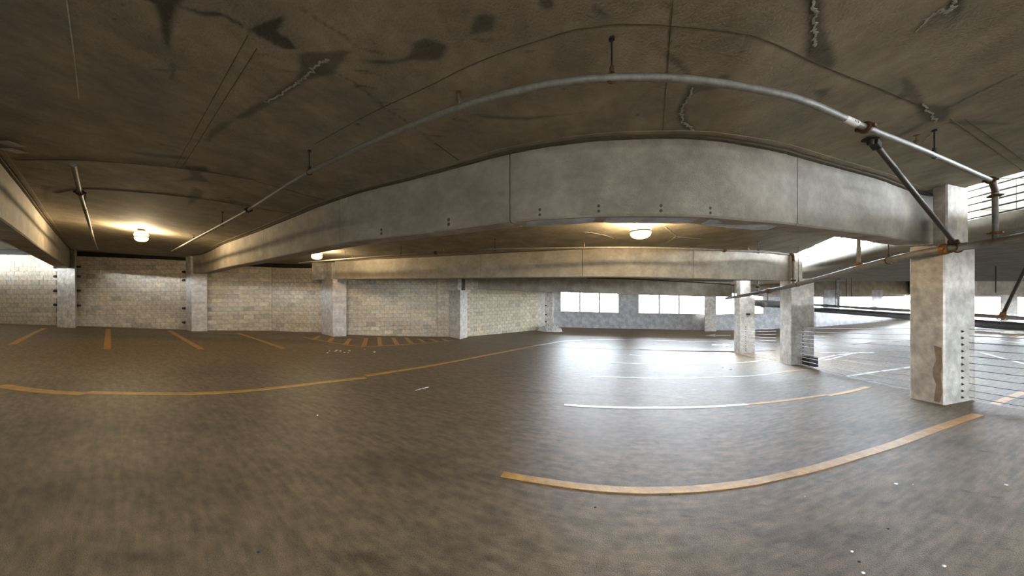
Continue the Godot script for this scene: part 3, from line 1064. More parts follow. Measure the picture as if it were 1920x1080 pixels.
func beam(called: String, label: String, front: Array, width: float, low: float, joints: Array, m: Material, rest := 0.03) -> Node3D:
	# front: smoothed plan line of the near face; joints: indices where a segment ends
	var mid: Vector2 = front[front.size() / 2]
	var o := thing(called, label, "beam", P(mid, soffit_y(mid.x, mid.y)))
	var back := []
	for i in front.size():
		var d: Vector2 = (front[mini(i + 1, front.size() - 1)] - front[maxi(i - 1, 0)]).normalized()
		back.append(front[i] + Vector2(-d.y, d.x) * width)
	var side := []
	for i in front.size():
		side.append(front[i] - (back[i] - front[i]).normalized() * 0.012)
	var ls := tool()
	ribbon(ls, side, 0.05, func(x, z): return soffit_y(x, z) - 0.012 - 0.006 * noise.get_noise_2d(x * 90.0, z * 90.0), 0.014, true)
	build("mortar_lip", ls, M.seam, o)
	side = []
	for i in front.size():
		side.append(front[i] - (back[i] - front[i]).normalized() * 0.085)
	ls = tool()
	ribbon(ls, side, 0.05, func(x, z): return soffit_y(x, z) - 0.004 * noise.get_noise_2d(x * 120.0, z * 90.0), 0.007, true)
	build("form_lip", ls, M.soffit, o)
	var cut := [0] + joints + [front.size() - 1]
	for s in cut.size() - 1:
		var st := tool()
		var lo: int = cut[s]
		var hi: int = cut[s + 1]
		var sec := []
		for i in range(lo, hi + 1):
			var f: Vector2 = front[i]
			var b: Vector2 = back[i]
			if i == lo and s > 0:
				f += (front[i + 1] - f).normalized() * 0.008
				b += (back[i + 1] - b).normalized() * 0.008
			if i == hi and s < cut.size() - 2:
				f += (front[i - 1] - f).normalized() * 0.008
				b += (back[i - 1] - b).normalized() * 0.008
			var yt := soffit_y(f.x, f.y) + rest
			var yb := low + deck_y(f.x, f.y)
			var n := (f - b).normalized() * 0.018
			sec.append([P(f, yt), P(f, yb + 0.018), P(f - n, yb), P(b + n, yb), P(b, yb + 0.018), P(b, yt)])
		st.set_smooth_group(-1)
		for i in sec.size() - 1:
			var c: Vector3 = (sec[i][0] + sec[i][4]) / 2.0
			for k in 6:
				st.set_smooth_group(k + 1)
				var j := (k + 1) % 6
				quad(st, sec[i][k], sec[i][j], sec[i + 1][j], sec[i + 1][k], (sec[i][k] + sec[i][j]) / 2.0 - c - Vector3(0, 0.15 if k == 1 or k == 3 else 0.0, 0))
		st.set_smooth_group(-1)
		for e in [0, sec.size() - 1]:
			var out: Vector3 = sec[0][0] - sec[1][0] if e == 0 else sec[-1][0] - sec[-2][0]
			for k in range(1, 5): tri(st, sec[e][0], sec[e][k], sec[e][k + 1], out)
		build("beam_segment", st, m, o)
	return o

func by_bearing(rows: Array, step := 20.0, upright := true, h := 1.0) -> Array:
	# [bearing, row] of an edge h above eye level of the ramp, sampled evenly by bearing
	var pts := []
	var xs := []
	var zs := []
	for r in rows:
		xs.append(float(r[0]))
		zs.append(h * LENS / (fall(r[0]) - r[1]))
	var px: float = xs[0]
	while px <= xs[-1] + 0.01:
		var i := 0
		while i < xs.size() - 2 and px > xs[i + 1]: i += 1
		var a: int = maxi(i - 1, 0)
		var b: int = mini(i + 2, xs.size() - 1)
		var s: float = xs[i + 1] - xs[i]
		var z := cubic_interpolate_in_time(zs[i], zs[i + 1], zs[a], zs[b], (px - xs[i]) / s, 1.0, 0.0 if a == i else (xs[a] - xs[i]) / s, 1.0 if b == i + 1 else (xs[b] - xs[i]) / s)
		pts.append(bear(px, z))
		if px == xs[-1]: break
		px = minf(px + step, xs[-1])
	return pts

func face_disc(parent: Node3D, line_: Array, px: float, py: float, r: float, called: String, m: Material) -> void:
	# a round plug on the face of a beam
	var best := 0
	for i in line_.size():
		if absf(line_[i].x / line_[i].y - (px - 960.0) / LENS) < absf(line_[best].x / line_[best].y - (px - 960.0) / LENS): best = i
	var a: Vector2 = line_[maxi(best - 1, 0)]
	var b: Vector2 = line_[mini(best + 1, line_.size() - 1)]
	var d := (b - a).normalized()
	var out := Vector2(d.y, -d.x)
	var th := (px - 960.0) / LENS
	# where the bearing meets the face
	var z := (a.x - d.x / d.y * a.y) / (th - d.x / d.y) if absf(d.y) > 1e-4 else a.y
	var st := tool()
	lathe(st, [Vector2(0, 0.007), Vector2(r * 0.7, 0.007), Vector2(r, 0.0)], at(px, py, z) , 14, P(out, 0.0))
	build(called, st, m, parent)

func make_beams() -> void:
	# beam nearest the camera, spanning the whole picture
	var rows := [[362, 513], [420, 502], [490, 488.5], [580, 469], [640, 457.5], [780, 439], [860, 428.5], [955, 416.5], [1085, 407], [1210, 404.5], [1335, 407.5], [1440, 416.5], [1540, 428], [1640, 440], [1764, 455.8]]
	var f := by_bearing(rows, 11.0)
	var joints := []
	for px in [490, 638, 958, 1492]:
		joints.append(int(round((px - 362) / 11.0)))
	var b1 := beam("concrete_beam", "long pale curved beam nearest the camera, spanning the middle of the ceiling", f, 0.32, 2.5, joints, M.beam)
	for q in [[1012, 393], [1012, 402.6], [1122.5, 386], [1122.5, 396], [1239.5, 385.5], [1239.5, 395], [1332, 390], [1332, 399], [841, 412], [841, 420.5], [715, 431], [715, 438]]:
		face_disc(b1, f, q[0], q[1], 0.016 if q[0] > 900 else 0.024, "form_plug", M.seam)
	for r in [[985, 1120], [1147, 1320], [1343, 1470]]:
		var pts := []
		var far := []
		for k in 9:
			var px := lerpf(r[0], r[1], k / 8.0)
			var i := clampi(int(round((px - 362) / 11.0)), 0, f.size() - 1)
			var sh := 0.09 if k == 0 or k == 8 else 0.05
			pts.append(f[i] + Vector2(0, sh))
			far.push_front(f[i] + Vector2(0, 0.34 - sh))
		var st := tool()
		var poly := pts + far
		var lo := []
		var hi := []
		for v in poly:
			lo.append(2.5 + deck_y(v.x, v.y - 0.15) - 0.004)
			hi.append(2.5 + deck_y(v.x, v.y - 0.15) + 0.02)
		prism(st, poly, lo, hi)  # slightly bluish, paler flat patch under the beam
		build("pale_patch", st, M.patch, b1).set_meta("label", "pale patch on the beam's underside")
	rows = [[628, 523.2], [700, 522.8], [848, 522], [940, 521], [1036, 520.3], [1147, 519.6], [1210, 520.3], [1292, 522.5], [1376, 524.8], [1430, 525.7], [1486, 526.5]]
	f = by_bearing(rows, 16.0)
	var b2 := beam("concrete_beam", "second beam back, in the middle distance with a sprinkler pipe before it", f, 0.34, 2.5, [int(round((897 - 628) / 16.0)), int(round((1085 - 628) / 16.0)), int(round((1307 - 628) / 16.0))], M.beam)
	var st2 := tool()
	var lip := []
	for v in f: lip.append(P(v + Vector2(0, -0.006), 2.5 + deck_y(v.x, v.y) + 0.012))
	tube(st2, lip, 0.012, 6)  # light caught by the lower chamfer, put into an added steel bead
	build("rim_glint_bead", st2, M.steel, b2).set_meta("label", "added bead standing in for the lit rim along the beam's lower edge")
	rows = [[856, 543.6], [952, 546], [1036, 548.6], [1167, 552], [1272, 555], [1373, 558]]
	f = by_bearing(rows, 24.0)
	beam("concrete_beam", "farthest beam, just in front of the window band", f, 0.36, 2.5, [], M.beam)
	# beam at the left edge
	f = smooth([Vector2(-3.9, -5.9), Vector2(-3.95, 1.0), bear(-200, 2.3), bear(-100, 3.07), bear(-50, 3.72), bear(0, 4.62), bear(47, 6.1), bear(80, 8.0), bear(112, 11.0), bear(134, 14.6)], 8)
	f.reverse()
	beam("concrete_beam", "beam running along the left edge to the first column", f, -0.36, 2.5, [], M.beam)

func column(called: String, label: String, foot: Array, seat: float, neck: Array, top: float, tones: Array) -> Node3D:
	# foot: plan corners left, front, right; seat: where the wide shaft stops; neck: corners above it
	var L: Vector2 = foot[0]
	var F: Vector2 = foot[1]
	var R: Vector2 = foot[2]
	var y0 := minf(deck_y(L.x, L.y), deck_y(F.x, F.y))
	var o := thing(called, label, "column", P(F, y0))
	var st := tool()
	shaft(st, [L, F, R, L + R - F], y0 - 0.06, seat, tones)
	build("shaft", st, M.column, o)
	if neck:
		st = tool()
		shaft(st, [neck[0], neck[1], neck[2], neck[0] + neck[2] - neck[1]], seat - 0.01, top, [])
		build("neck", st, M.column, o)
	return o

func shaft(st: SurfaceTool, c: Array, y0: float, y1: float, tones: Array) -> void:
	var poly := []
	for i in 4:
		var p: Vector2 = c[i]
		poly.append(p + (c[(i + 3) % 4] - p).normalized() * 0.022)
		poly.append(p + (c[(i + 1) % 4] - p).normalized() * 0.022)
	var mid: Vector2 = (c[0] + c[2]) / 2.0
	var ny: int = maxi(int((y1 - y0) / 0.05), 2)
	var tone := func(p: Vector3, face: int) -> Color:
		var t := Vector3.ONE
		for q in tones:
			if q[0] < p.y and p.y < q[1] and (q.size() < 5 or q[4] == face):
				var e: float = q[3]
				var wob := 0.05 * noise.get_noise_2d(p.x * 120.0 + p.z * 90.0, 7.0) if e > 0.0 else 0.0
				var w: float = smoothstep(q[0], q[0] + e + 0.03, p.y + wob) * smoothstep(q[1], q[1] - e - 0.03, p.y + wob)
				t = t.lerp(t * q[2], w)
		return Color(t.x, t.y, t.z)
	for i in 8:
		var a: Vector2 = poly[i]
		var b: Vector2 = poly[(i + 1) % 8]
		var nx: int = maxi(int(a.distance_to(b) / 0.06), 1)
		var out := P((a + b) / 2.0 - mid, 0.0)
		for u in nx:
			var p0 := a.lerp(b, float(u) / nx)
			var p1 := a.lerp(b, float(u + 1) / nx)
			for k in ny:
				var ya := lerpf(y0, y1, float(k) / ny)
				var yb := lerpf(y0, y1, float(k + 1) / ny)
				var v := [P(p0, ya), P(p1, ya), P(p1, yb), P(p0, yb)]
				cquad(st, v, [tone.call(v[0], i), tone.call(v[1], i), tone.call(v[2], i), tone.call(v[3], i)], out)
	st.set_color(Color.WHITE)
	for k in range(1, 7):
		tri(st, P(poly[0], y1), P(poly[k], y1), P(poly[k + 1], y1), Vector3.UP)

func anchors(o: Node3D, a: Vector2, b: Vector2, t: float, y0: float) -> void:
	for k in 11:
		var v := a.lerp(b, t)
		var d := (b - a).normalized()
		var st := tool()
		var out := Vector2(d.y, -d.x)
		lathe(st, [Vector2(0, 0.02), Vector2(0.009, 0.02), Vector2(0.011, 0.007), Vector2(0.02, 0.005), Vector2(0.02, 0.0)], P(v, y0 + 0.1 + k * 0.1), 10, P(out, 0.0))
		build("cable_anchor", st, M.iron, o)

func make_columns() -> void:
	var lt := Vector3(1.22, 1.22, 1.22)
	# nearest column, right
	var L := fl(1705, 746); var F := fl(1771, 760); var R := fl(1829, 749)
	var nl := bear(1748, 5.12); var nf := bear(1776, 4.95); var nr := bear(1816, 5.2)
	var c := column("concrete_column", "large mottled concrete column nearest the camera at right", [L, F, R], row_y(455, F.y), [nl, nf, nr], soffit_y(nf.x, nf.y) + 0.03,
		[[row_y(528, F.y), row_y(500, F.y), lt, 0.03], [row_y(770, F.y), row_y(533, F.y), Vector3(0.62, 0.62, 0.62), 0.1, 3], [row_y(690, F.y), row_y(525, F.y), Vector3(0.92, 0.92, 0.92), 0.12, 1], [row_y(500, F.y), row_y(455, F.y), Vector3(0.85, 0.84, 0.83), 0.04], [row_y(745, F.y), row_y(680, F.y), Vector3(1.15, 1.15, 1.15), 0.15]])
	anchors(c, F, R, 0.55, deck_y(F.x, F.y) - 0.02)
	# brown run where the skim has fallen off
	var st := tool()
	var prof := [[1752, 648], [1766, 652], [1768, 690], [1764, 700], [1768, 735], [1762, 755], [1752, 752], [1756, 720], [1750, 705], [1750, 690], [1756, 675]]
	var poly3 := []
	var LF := (F - L).normalized()
	for p in prof:
		var th: float = (p[0] - 960.0) / LENS
		var z := (L.x - LF.x / LF.y * L.y) / (th - LF.x / LF.y)
		poly3.append(at(p[0], p[1], z) + P(Vector2(LF.y, -LF.x), 0.0) * -0.006)
	var p2 := PackedVector2Array()
	for p in prof: p2.append(Vector2(p[0], p[1]))
	var tr := Geometry2D.triangulate_polygon(p2)
	var outw := -P(Vector2(LF.y, -LF.x), 0.0)
	if outw.dot(-poly3[0]) < 0.0:
		outw = -outw
		for i in poly3.size(): poly3[i] += outw * 0.012
	for k in range(0, tr.size(), 3): tri(st, poly3[tr[k]], poly3[tr[k + 1]], poly3[tr[k + 2]], outw)
	for i in poly3.size():
		var j := (i + 1) % poly3.size()
		quad(st, poly3[i], poly3[j], poly3[j] - outw * 0.012, poly3[i] - outw * 0.012, poly3[i] - poly3[0])
	build("bare_patch", st, M.bare, c).set_meta("label", "brown bare streak where skim coat has fallen off")
	# second, right
	L = fl(1462, 679); F = fl(1483, 685); R = bear(1527, 9.95)
	nl = bear(1479, 9.9); nf = bear(1487, 9.7); nr = bear(1505, 9.95)
	c = column("concrete_column", "second column back on the right, darker low on its right face", [L, F, R], row_y(522, F.y), [nl, nf, nr], soffit_y(nf.x, nf.y) + 0.03,
		[[row_y(700, F.y), row_y(568, F.y), Vector3(0.45, 0.45, 0.45), 0.1, 3], [row_y(568, F.y), row_y(552, F.y), Vector3(1.1, 1.1, 1.1), 0.03]])  # right face darker from mid-height down
	anchors(c, F, R, 0.5, deck_y(F.x, F.y))
	st = tool()
	var kb := bear(1519, 9.45)
	rough_box(st, P(kb, deck_y(kb.x, kb.y) + 0.11), Vector3(0.13, 0.13, 0.12), Basis.IDENTITY, 0.01)
	build("foot_block", st, M.iron, c).set_meta("label", "small dark block at the column's foot")
	# third, right
	L = fl(1376, 661); F = fl(1386, 663); R = bear(1416, 14.1)
	nl = bear(1380, 14.1); nf = bear(1388, 13.85); nr = bear(1408, 14.1)
	c = column("concrete_column", "third column back on the right, its left face white with daylight", [L, F, R], row_y(559, F.y), [nl, nf, nr], soffit_y(nf.x, nf.y) + 0.03, [])
	anchors(c, F, R, 0.4, deck_y(F.x, F.y))
	st = tool()
	rough_box(st, at(1402.5, 589, 13.92), Vector3(0.09, 0.035, 0.02), Basis.IDENTITY, 0.004)
	build("stencil_plate", st, M.iron, c).set_meta("label", "small dark faded plate")
	# left row
	L = fl(107, 613.5); F = fl(141, 615); R = bear(144.5, 14.5)
	column("concrete_column", "first column on the left, carrying the beam at the left edge", [L, F, R], row_y(503, F.y), [bear(131, 14.1), bear(141, 13.9), bear(144.5, 14.5)], soffit_y(F.x, F.y) + 0.05, [])
	L = bear(349, 14.9); F = fl(359, 621); R = bear(389, 14.75)
	column("concrete_column", "second column on the left, where the long curved beam ends", [L, F, R], row_y(512.5, F.y), [bear(348, 14.9), bear(357, 14.5), bear(363, 14.6)], soffit_y(F.x, F.y) + 0.05, [[row_y(570, F.y), row_y(566, F.y), Vector3(0.8, 0.8, 0.8), 0.0]])
	L = bear(603, 15.6); F = fl(624, 631); R = bear(650, 14.9)
	c = column("concrete_column", "third column on the left with a corbel block at its head", [L, F, R], row_y(523, F.y), [bear(606, 15.3), bear(622, 14.75), bear(629, 14.9)], soffit_y(F.x, F.y) + 0.05, [])
	st = tool()
	var ca := bear(585, 15.2); var cb := bear(607, 15.0)
	prism(st, [ca, cb, cb + Vector2(0, 0.5), ca + Vector2(0, 0.5)], row_y(524, 15.1), soffit_y(ca.x, ca.y) + 0.05)
	build("corbel", st, M.column, c)
	L = bear(837, 17.0); F = fl(863, 636); R = bear(876.5, 16.9)
	column("concrete_column", "fourth column on the left, tan front and white daylit right side", [L, F, R], row_y(544, F.y), [bear(838, 16.7), bear(858, 16.35), bear(866, 16.5)], soffit_y(F.x, F.y) + 0.05, [])
	# piers at the far wall
	L = bear(1007.5, 22.6); F = bear(1008, 21.9); R = bear(1022, 22.4)
	c = column("concrete_column", "white daylit end pier of the block wall beside the crumpled sheet", [L, F, R], row_y(535, 22.0), [], 0.0, [])
	L = bear(1021.5, 23.8); F = bear(1022, 23.3); R = bear(1037, 23.4)
	c = column("concrete_column", "grey corner column at the left end of the windows", [L, F, R], 2.2, [], 0.0, [])
	for y in [573.0, 590.0, 603.0]: tie(c, 1022.5, y, 23.25, 1.0)
	L = bear(1320, 23.7); F = bear(1321, 23.2); R = bear(1343, 23.3)
	column("concrete_column", "grey pier standing before the window band right of its middle", [L, F, R], 2.2, [], 0.0, [])

# ---------------------------------------------------------------- pipes
func run(parent: Node3D, called: String, pts: Array, r: float, m: Material, n := 12) -> void:
	var st := tool()
	tube(st, pts, r, n)
	build(called, st, m, parent)

func collar(parent: Node3D, called: String, p: Vector3, axis: Vector3, r: float, len_: float, m: Material) -> void:
	var st := tool()
	var a := axis.normalized()
	var h := len_ / 2.0
	lathe(st, [Vector2(r * 0.6, -h), Vector2(r, -h), Vector2(r * 1.25, -h * 0.4), Vector2(r * 1.25, h * 0.4), Vector2(r, h), Vector2(r * 0.6, h)], p, 14, a)
	# two bolt ears
	var side := a.cross(Vector3.UP if absf(a.y) < 0.9 else Vector3.RIGHT).normalized()
	for s in [-1.0, 1.0]:
		rough_box(st, p + side * s * r * 1.35, Vector3(r * 0.3, len_ * 0.3, r * 0.35), Basis(side, a, side.cross(a)), r * 0.08)
	build(called, st, m, parent)

func hanger(parent: Node3D, p: Vector3, r: float, m: Material) -> void:
	var top := soffit_y(p.x, -p.z)
	var st := tool()
	tube(st, [p + Vector3(0, r + 0.045, 0), Vector3(p.x, top, p.z)], 0.0065, 6)
	lathe(st, [Vector2(0, 0.0), Vector2(0.02, 0.0), Vector2(0.02, -0.015), Vector2(0, -0.015)], Vector3(p.x, top, p.z), 8)
	build("hanger_rod", st, M.iron, parent)
	st = tool()
	var loop := []
	for k in 15:
		var a := TAU * k / 14.0
		loop.append(p + Vector3(sin(a) * (r + 0.008), -cos(a) * (r + 0.008) + (0.02 if k == 7 else 0.0), 0))
	tube(st, loop, 0.007, 6, false)
	rough_box(st, p + Vector3(0, r + 0.03, 0), Vector3(0.012, 0.02, 0.012), Basis.IDENTITY, 0.003)
	build("clevis", st, m, parent)

func sprinkler(parent: Node3D, p: Vector3, r: float) -> void:
	var st := tool()
	lathe(st, [Vector2(0.014, r * 0.8), Vector2(0.014, r + 0.03), Vector2(0.02, r + 0.03), Vector2(0.02, r + 0.045), Vector2(0.006, r + 0.05), Vector2(0.006, r + 0.085), Vector2(0.024, r + 0.09), Vector2(0.022, r + 0.096), Vector2(0, r + 0.096)], p, 10)
	build("sprinkler_head", st, M.brass, parent)

func along(pts: Array, px: float) -> Vector3:     # the point of a pipe at a bearing
	var th := (px - 960.0) / LENS
	var best: Vector3 = pts[0]
	for i in pts.size() - 1:
		var t0: float = pts[i].x / -pts[i].z
		var t1: float = pts[i + 1].x / -pts[i + 1].z
		if (t0 - th) * (t1 - th) <= 0.0 and t0 != t1:
			return pts[i].lerp(pts[i + 1], clampf((th - t0) / (t1 - t0), 0.0, 1.0))
		if absf(t0 - th) < absf(best.x / -best.z - th): best = pts[i]
	return best

func pipe_pts(rows: Array, h: float, per := 8) -> Array:
	var pts := []
	for r in rows:
		pts.append(at(r[0], r[1], h * LENS / (fall(r[0]) - r[1])))
	return smooth(pts, per)

func make_pipes() -> void:
	# branch before the nearest beam
	var p1 := pipe_pts([[322, 471], [390, 435], [465, 394], [525, 355.5], [580, 323], [690, 270], [780, 232], [860, 202], [960, 173], [1060, 153.5], [1165, 145.5], [1300, 149.5], [1440, 172], [1520, 194], [1620, 238], [1740, 286], [1858, 338]], 1.53)
	var t := thing("sprinkler_pipe", "long galvanised sprinkler pipe curving across the ceiling before the nearest beam", "pipe", along(p1, 1165))
	run(t, "pipe", p1, 0.0245, M.steel)
	for px in [318, 417, 580, 1147, 1752]: hanger(t, along(p1, px), 0.0245, M.iron if px != 1147 else M.rust)
	for px in [363, 860, 1718]: sprinkler(t, along(p1, px), 0.0245)
	collar(t, "coupling", along(p1, 465), along(p1, 480) - along(p1, 450), 0.036, 0.09, M.iron)
	collar(t, "coupling", along(p1, 1623), along(p1, 1640) - along(p1, 1610), 0.038, 0.075, M.rust)
	var e := along(p1, 1858)
	var low := at(1866, 456, 4.42)
	run(t, "elbow", smooth([e, e + (e - along(p1, 1840)).normalized() * 0.05, Vector3(low.x, e.y - 0.05, low.z), Vector3(low.x, e.y - 0.1, low.z)], 5), 0.032, M.rust)
	collar(t, "coupling", e, e - along(p1, 1840), 0.038, 0.06, M.rust)
	run(t, "drop", [Vector3(low.x, e.y - 0.08, low.z), low], 0.027, M.steel)
	collar(t, "flange", Vector3(low.x, e.y - 0.12, low.z), Vector3.UP, 0.045, 0.035, M.rust)
	collar(t, "flange", at(1866, 437, 4.42), Vector3.UP, 0.045, 0.035, M.orange)
	# paper tag stuck round the pipe
	var st := tool()
	var ta := along(p1, 1583); var tb := along(p1, 1606)
	tube(st, [ta, tb], 0.0262, 12, false)
	build("paper_tag", st, M.paper, t).set_meta("label", "white paper tag with faded print")
	st = tool()
	for k in 3:
		var q := ta.lerp(tb, 0.6 + 0.12 * k)
		rough_box(st, q + Vector3(0, -0.004, 0.0258), Vector3(0.006, 0.008, 0.0015), Basis.IDENTITY, 0.0004)
	build("print", st, M.print, t)
	# branch at the far left
	var pl := pipe_pts([[138, 309], [150, 361], [163, 405], [175, 447], [183, 468]], 1.53)
	t = thing("sprinkler_pipe", "thin sprinkler pipe running back on the far left beside the lamp", "pipe", along(pl, 150))
	run(t, "pipe", pl, 0.0245, M.steel)
	for px in [159, 174]: hanger(t, along(pl, px), 0.0245, M.iron)
	collar(t, "coupling", along(pl, 150), along(pl, 156) - along(pl, 146), 0.038, 0.09, M.iron)
	# beyond the left beam
	var pz := [at(-60, 425, 9.0), at(0, 450, 11.0), at(44, 469.5, 13.4)]
	t = thing("sprinkler_pipe", "short length of pipe seen past the left edge beam", "pipe", pz[1])
	run(t, "pipe", pz, 0.03, M.iron)
	# branch before the second beam
	var p2 := pipe_pts([[560, 493], [640, 486.2], [752, 477.7], [819, 473.5], [927, 467.5], [1050, 465], [1185, 464.3], [1300, 467], [1435, 473], [1480, 477]], 1.53)
	t = thing("sprinkler_pipe", "thin sprinkler pipe running along the second beam", "pipe", along(p2, 1185))
	run(t, "pipe", p2, 0.0245, M.steel, 8)
	for px in [647, 752, 928, 1422]: hanger(t, along(p2, px), 0.0245, M.iron)
	for px in [661, 832, 1095, 1403]: sprinkler(t, along(p2, px), 0.0245)
	collar(t, "coupling", along(p2, 817), Vector3(1, 0, 0), 0.036, 0.09, M.iron)
	collar(t, "coupling", along(p2, 1358), Vector3(1, 0, 0), 0.036, 0.07, M.rust)
	e = along(p2, 1480)
	low = at(1487.5, 533, 9.0)
	run(t, "elbow", smooth([e, e + Vector3(0.08, 0, 0), Vector3(low.x, e.y - 0.06, low.z), Vector3(low.x, e.y - 0.14, low.z)], 5), 0.034, M.rust)
	run(t, "drop", [Vector3(low.x, e.y - 0.12, low.z), low], 0.027, M.steel)
	collar(t, "flange", at(1487.5, 526, 9.0), Vector3.UP, 0.045, 0.05, M.rust)
	# branch before the farthest beam
	var p3 := pipe_pts([[1100, 521], [1167, 522.7], [1272, 527.5], [1373, 533.5]], 1.53)
	t = thing("sprinkler_pipe", "faint sprinkler pipe before the farthest beam ending in a drop", "pipe", along(p3, 1272))
	run(t, "pipe", p3, 0.0245, M.iron, 8)
	e = along(p3, 1373)
	low = at(1377.5, 557, 13.0)
	run(t, "elbow", smooth([e, e + Vector3(0.06, 0, 0), Vector3(low.x, e.y - 0.1, low.z)], 5), 0.034, M.rust)
	run(t, "drop", [Vector3(low.x, e.y - 0.08, low.z), low], 0.027, M.steel, 8)
	# the sloping main along the column line
	var rows := [[1362, 559.5], [1420, 549.5], [1480, 536.8], [1550, 519], [1610, 502.5], [1690, 482.5], [1772, 467], [1850, 456.5], [1930, 441], [2010, 420]]
	var pm := []
	for r in rows:
		pm.append(at(r[0], r[1], minf(0.8 * LENS / (fall(r[0]) - r[1]), 13.2)))
	pm = smooth(pm, 8)
	t = thing("main_pipe", "thick steel main pipe sloping along the right column line", "pipe", along(pm, 1610))
	run(t, "pipe", pm, 0.055, M.steel, 16)
	collar(t, "coupling", along(pm, 1772), along(pm, 1780) - along(pm, 1764), 0.066, 0.09, M.orange)
	collar(t, "coupling", along(pm, 1443), along(pm, 1450) - along(pm, 1436), 0.066, 0.11, M.orange)
	for px in [1497, 1666]: hanger(t, along(pm, px), 0.055, M.rust)
	# a riser from the bay behind the nearest beam
	var base := along(pm, 1610)
	t = thing("riser_pipe", "vertical riser pipe dropping from under the beam onto the main", "pipe", base)
	run(t, "pipe", [base, Vector3(base.x, soffit_y(base.x, -base.z) - 0.2, base.z)], 0.03, M.steel)
	collar(t, "flange", at(1610, 495, -base.z), Vector3.UP, 0.05, 0.05, M.orange)
	# small risers by the third column
	for q in [[1421, 527, 549, "thin riser pipe just right of the third right column, above the main"], [1439, 538, 560, "short rusty-topped riser between the second and third right columns"]]:
		var zz: float = -along(pm, q[0]).z if q[0] == 1421 else 14.6
		var b3: Vector3 = at(q[0], q[2] if q[0] == 1421 else 565, zz)
		if q[0] == 1421: b3 = along(pm, 1421)
		t = thing("riser_pipe", q[3], "pipe", b3)
		run(t, "pipe", [b3, at(q[0], q[1], zz) if q[0] != 1421 else Vector3(b3.x, soffit_y(b3.x, -b3.z), b3.z)], 0.03, M.steel, 8)
		collar(t, "flange", at(q[0], lerpf(q[1], q[2], 0.5), zz), Vector3.UP, 0.05, 0.06, M.rust)
	# diagonal braces
	brace("diagonal_brace", "dark diagonal steel brace from the soffit down to the main pipe by the nearest column", P(ce(1632, 259), soffit_y(ce(1632, 259).x, ce(1632, 259).y)), along(pm, 1790) + Vector3(0, 0.06, 0), true)
	# drain and pale line on the neighbouring side
	var dr := smooth([at(1403, 527, 15.0), at(1403, 560, 15.0), at(1406, 567, 15.0), at(1420, 570, 15.0), at(1463, 573, 15.2), at(1526, 580.5, 15.0), at(1570, 583.5, 14.0), at(1705, 593.5, 11.5), at(1830, 606, 9.0), at(1930, 614, 8.0)], 6)
	t = thing("drain_pipe", "thick dark drain pipe hanging beyond the right columns", "pipe", dr[20])
	run(t, "pipe", dr, 0.105, M.drain, 16)
	collar(t, "coupling", at(1403, 562, 15.0), Vector3.UP, 0.12, 0.2, M.steel)
	collar(t, "coupling", at(1430, 570.5, 15.05), Vector3.RIGHT, 0.12, 0.2, M.steel)
	var pp := smooth([at(1415, 563.5, 14.6), at(1463, 566.5, 14.6), at(1526, 571.5, 14.3), at(1570, 574.5, 13.4), at(1705, 582.5, 11.0), at(1830, 591, 8.6), at(1930, 598, 7.6)], 6)
	t = thing("feed_pipe", "pale thin pipe above the dark drain beyond the right columns", "pipe", pp[20])
	run(t, "pipe", pp, 0.045, M.steel, 12)
	for px in [1549, 1640]: collar(t, "coupling", along(pp, px), along(pp, px + 6) - along(pp, px - 6), 0.055, 0.14, M.steel)
	for px in [1567, 1587, 1597]:
		var hp := along(pp, px)
		st = tool()
		tube(st, [hp, Vector3(hp.x, ramp_soffit(hp.x, -hp.z), hp.z)], 0.009, 6)
		build("hanger_rod", st, M.iron, t)
	var dp := along(pp, 1572)
	t = thing("riser_pipe", "riser with rusty elbow seen between the two nearest right columns", "pipe", dp)
	var tp := at(1572.5, 524, -dp.z)
	run(t, "pipe", [dp, tp], 0.035, M.steel, 8)
	run(t, "elbow", smooth([tp, tp + Vector3(0.02, 0.06, 0), tp + Vector3(0.14, 0.09, 0)], 5), 0.05, M.rust)
	collar(t, "flange", dp.lerp(tp, 0.3), Vector3.UP, 0.05, 0.05, M.steel)
	brace("diagonal_brace", "diagonal strut at the right edge with an orange clamp on the far pipe", at(1925, 500, 8.6), along(pp, 1880) + Vector3(0, 0.05, 0), false)
	st = tool()
	var rp := at(1867, 549, 9.5)
	t = thing("hanger_rod", "thin vertical rod before the tall right spandrel", "rod", rp)
	tube(st, [rp, Vector3(rp.x, ramp_soffit(rp.x, -rp.z), rp.z)], 0.012, 6)
	build("rod", st, M.iron, t)

func brace(called: String, label: String, a: Vector3, b: Vector3, plate: bool) -> void:
	var t := thing(called, label, "brace", b)
	var d := (b - a).normalized()
	var st := tool()
	tube(st, [a + d * (0.16 if plate else 0.0), b - d * 0.06], 0.026 if plate else 0.035, 10)
	build("strut", st, M.strut, t)
	st = tool()
	if plate:
		lathe(st, [Vector2(0, 0), Vector2(0.075, 0), Vector2(0.07, -0.015), Vector2(0.03, -0.02), Vector2(0.025, -0.07), Vector2(0, -0.07)], a, 16)
		rough_box(st, a + d * 0.13, Vector3(0.035, 0.035, 0.06), Basis.looking_at(d), 0.006)
		build("mount_plate", st, M.iron, t)
		st = tool()
	rough_box(st, b - d * 0.05, Vector3(0.05, 0.025, 0.045), Basis.looking_at(d), 0.008)
	for s in [-0.05, 0.05]:
		var loop := []
		for k in 13:
			var g := TAU * k / 12.0
			loop.append(b + Vector3(s, -0.06 + sin(g) * 0.066, cos(g) * 0.066))
		tube(st, loop, 0.011, 6, false)
	build("clamp", st, M.orange if not plate else M.rust, t)

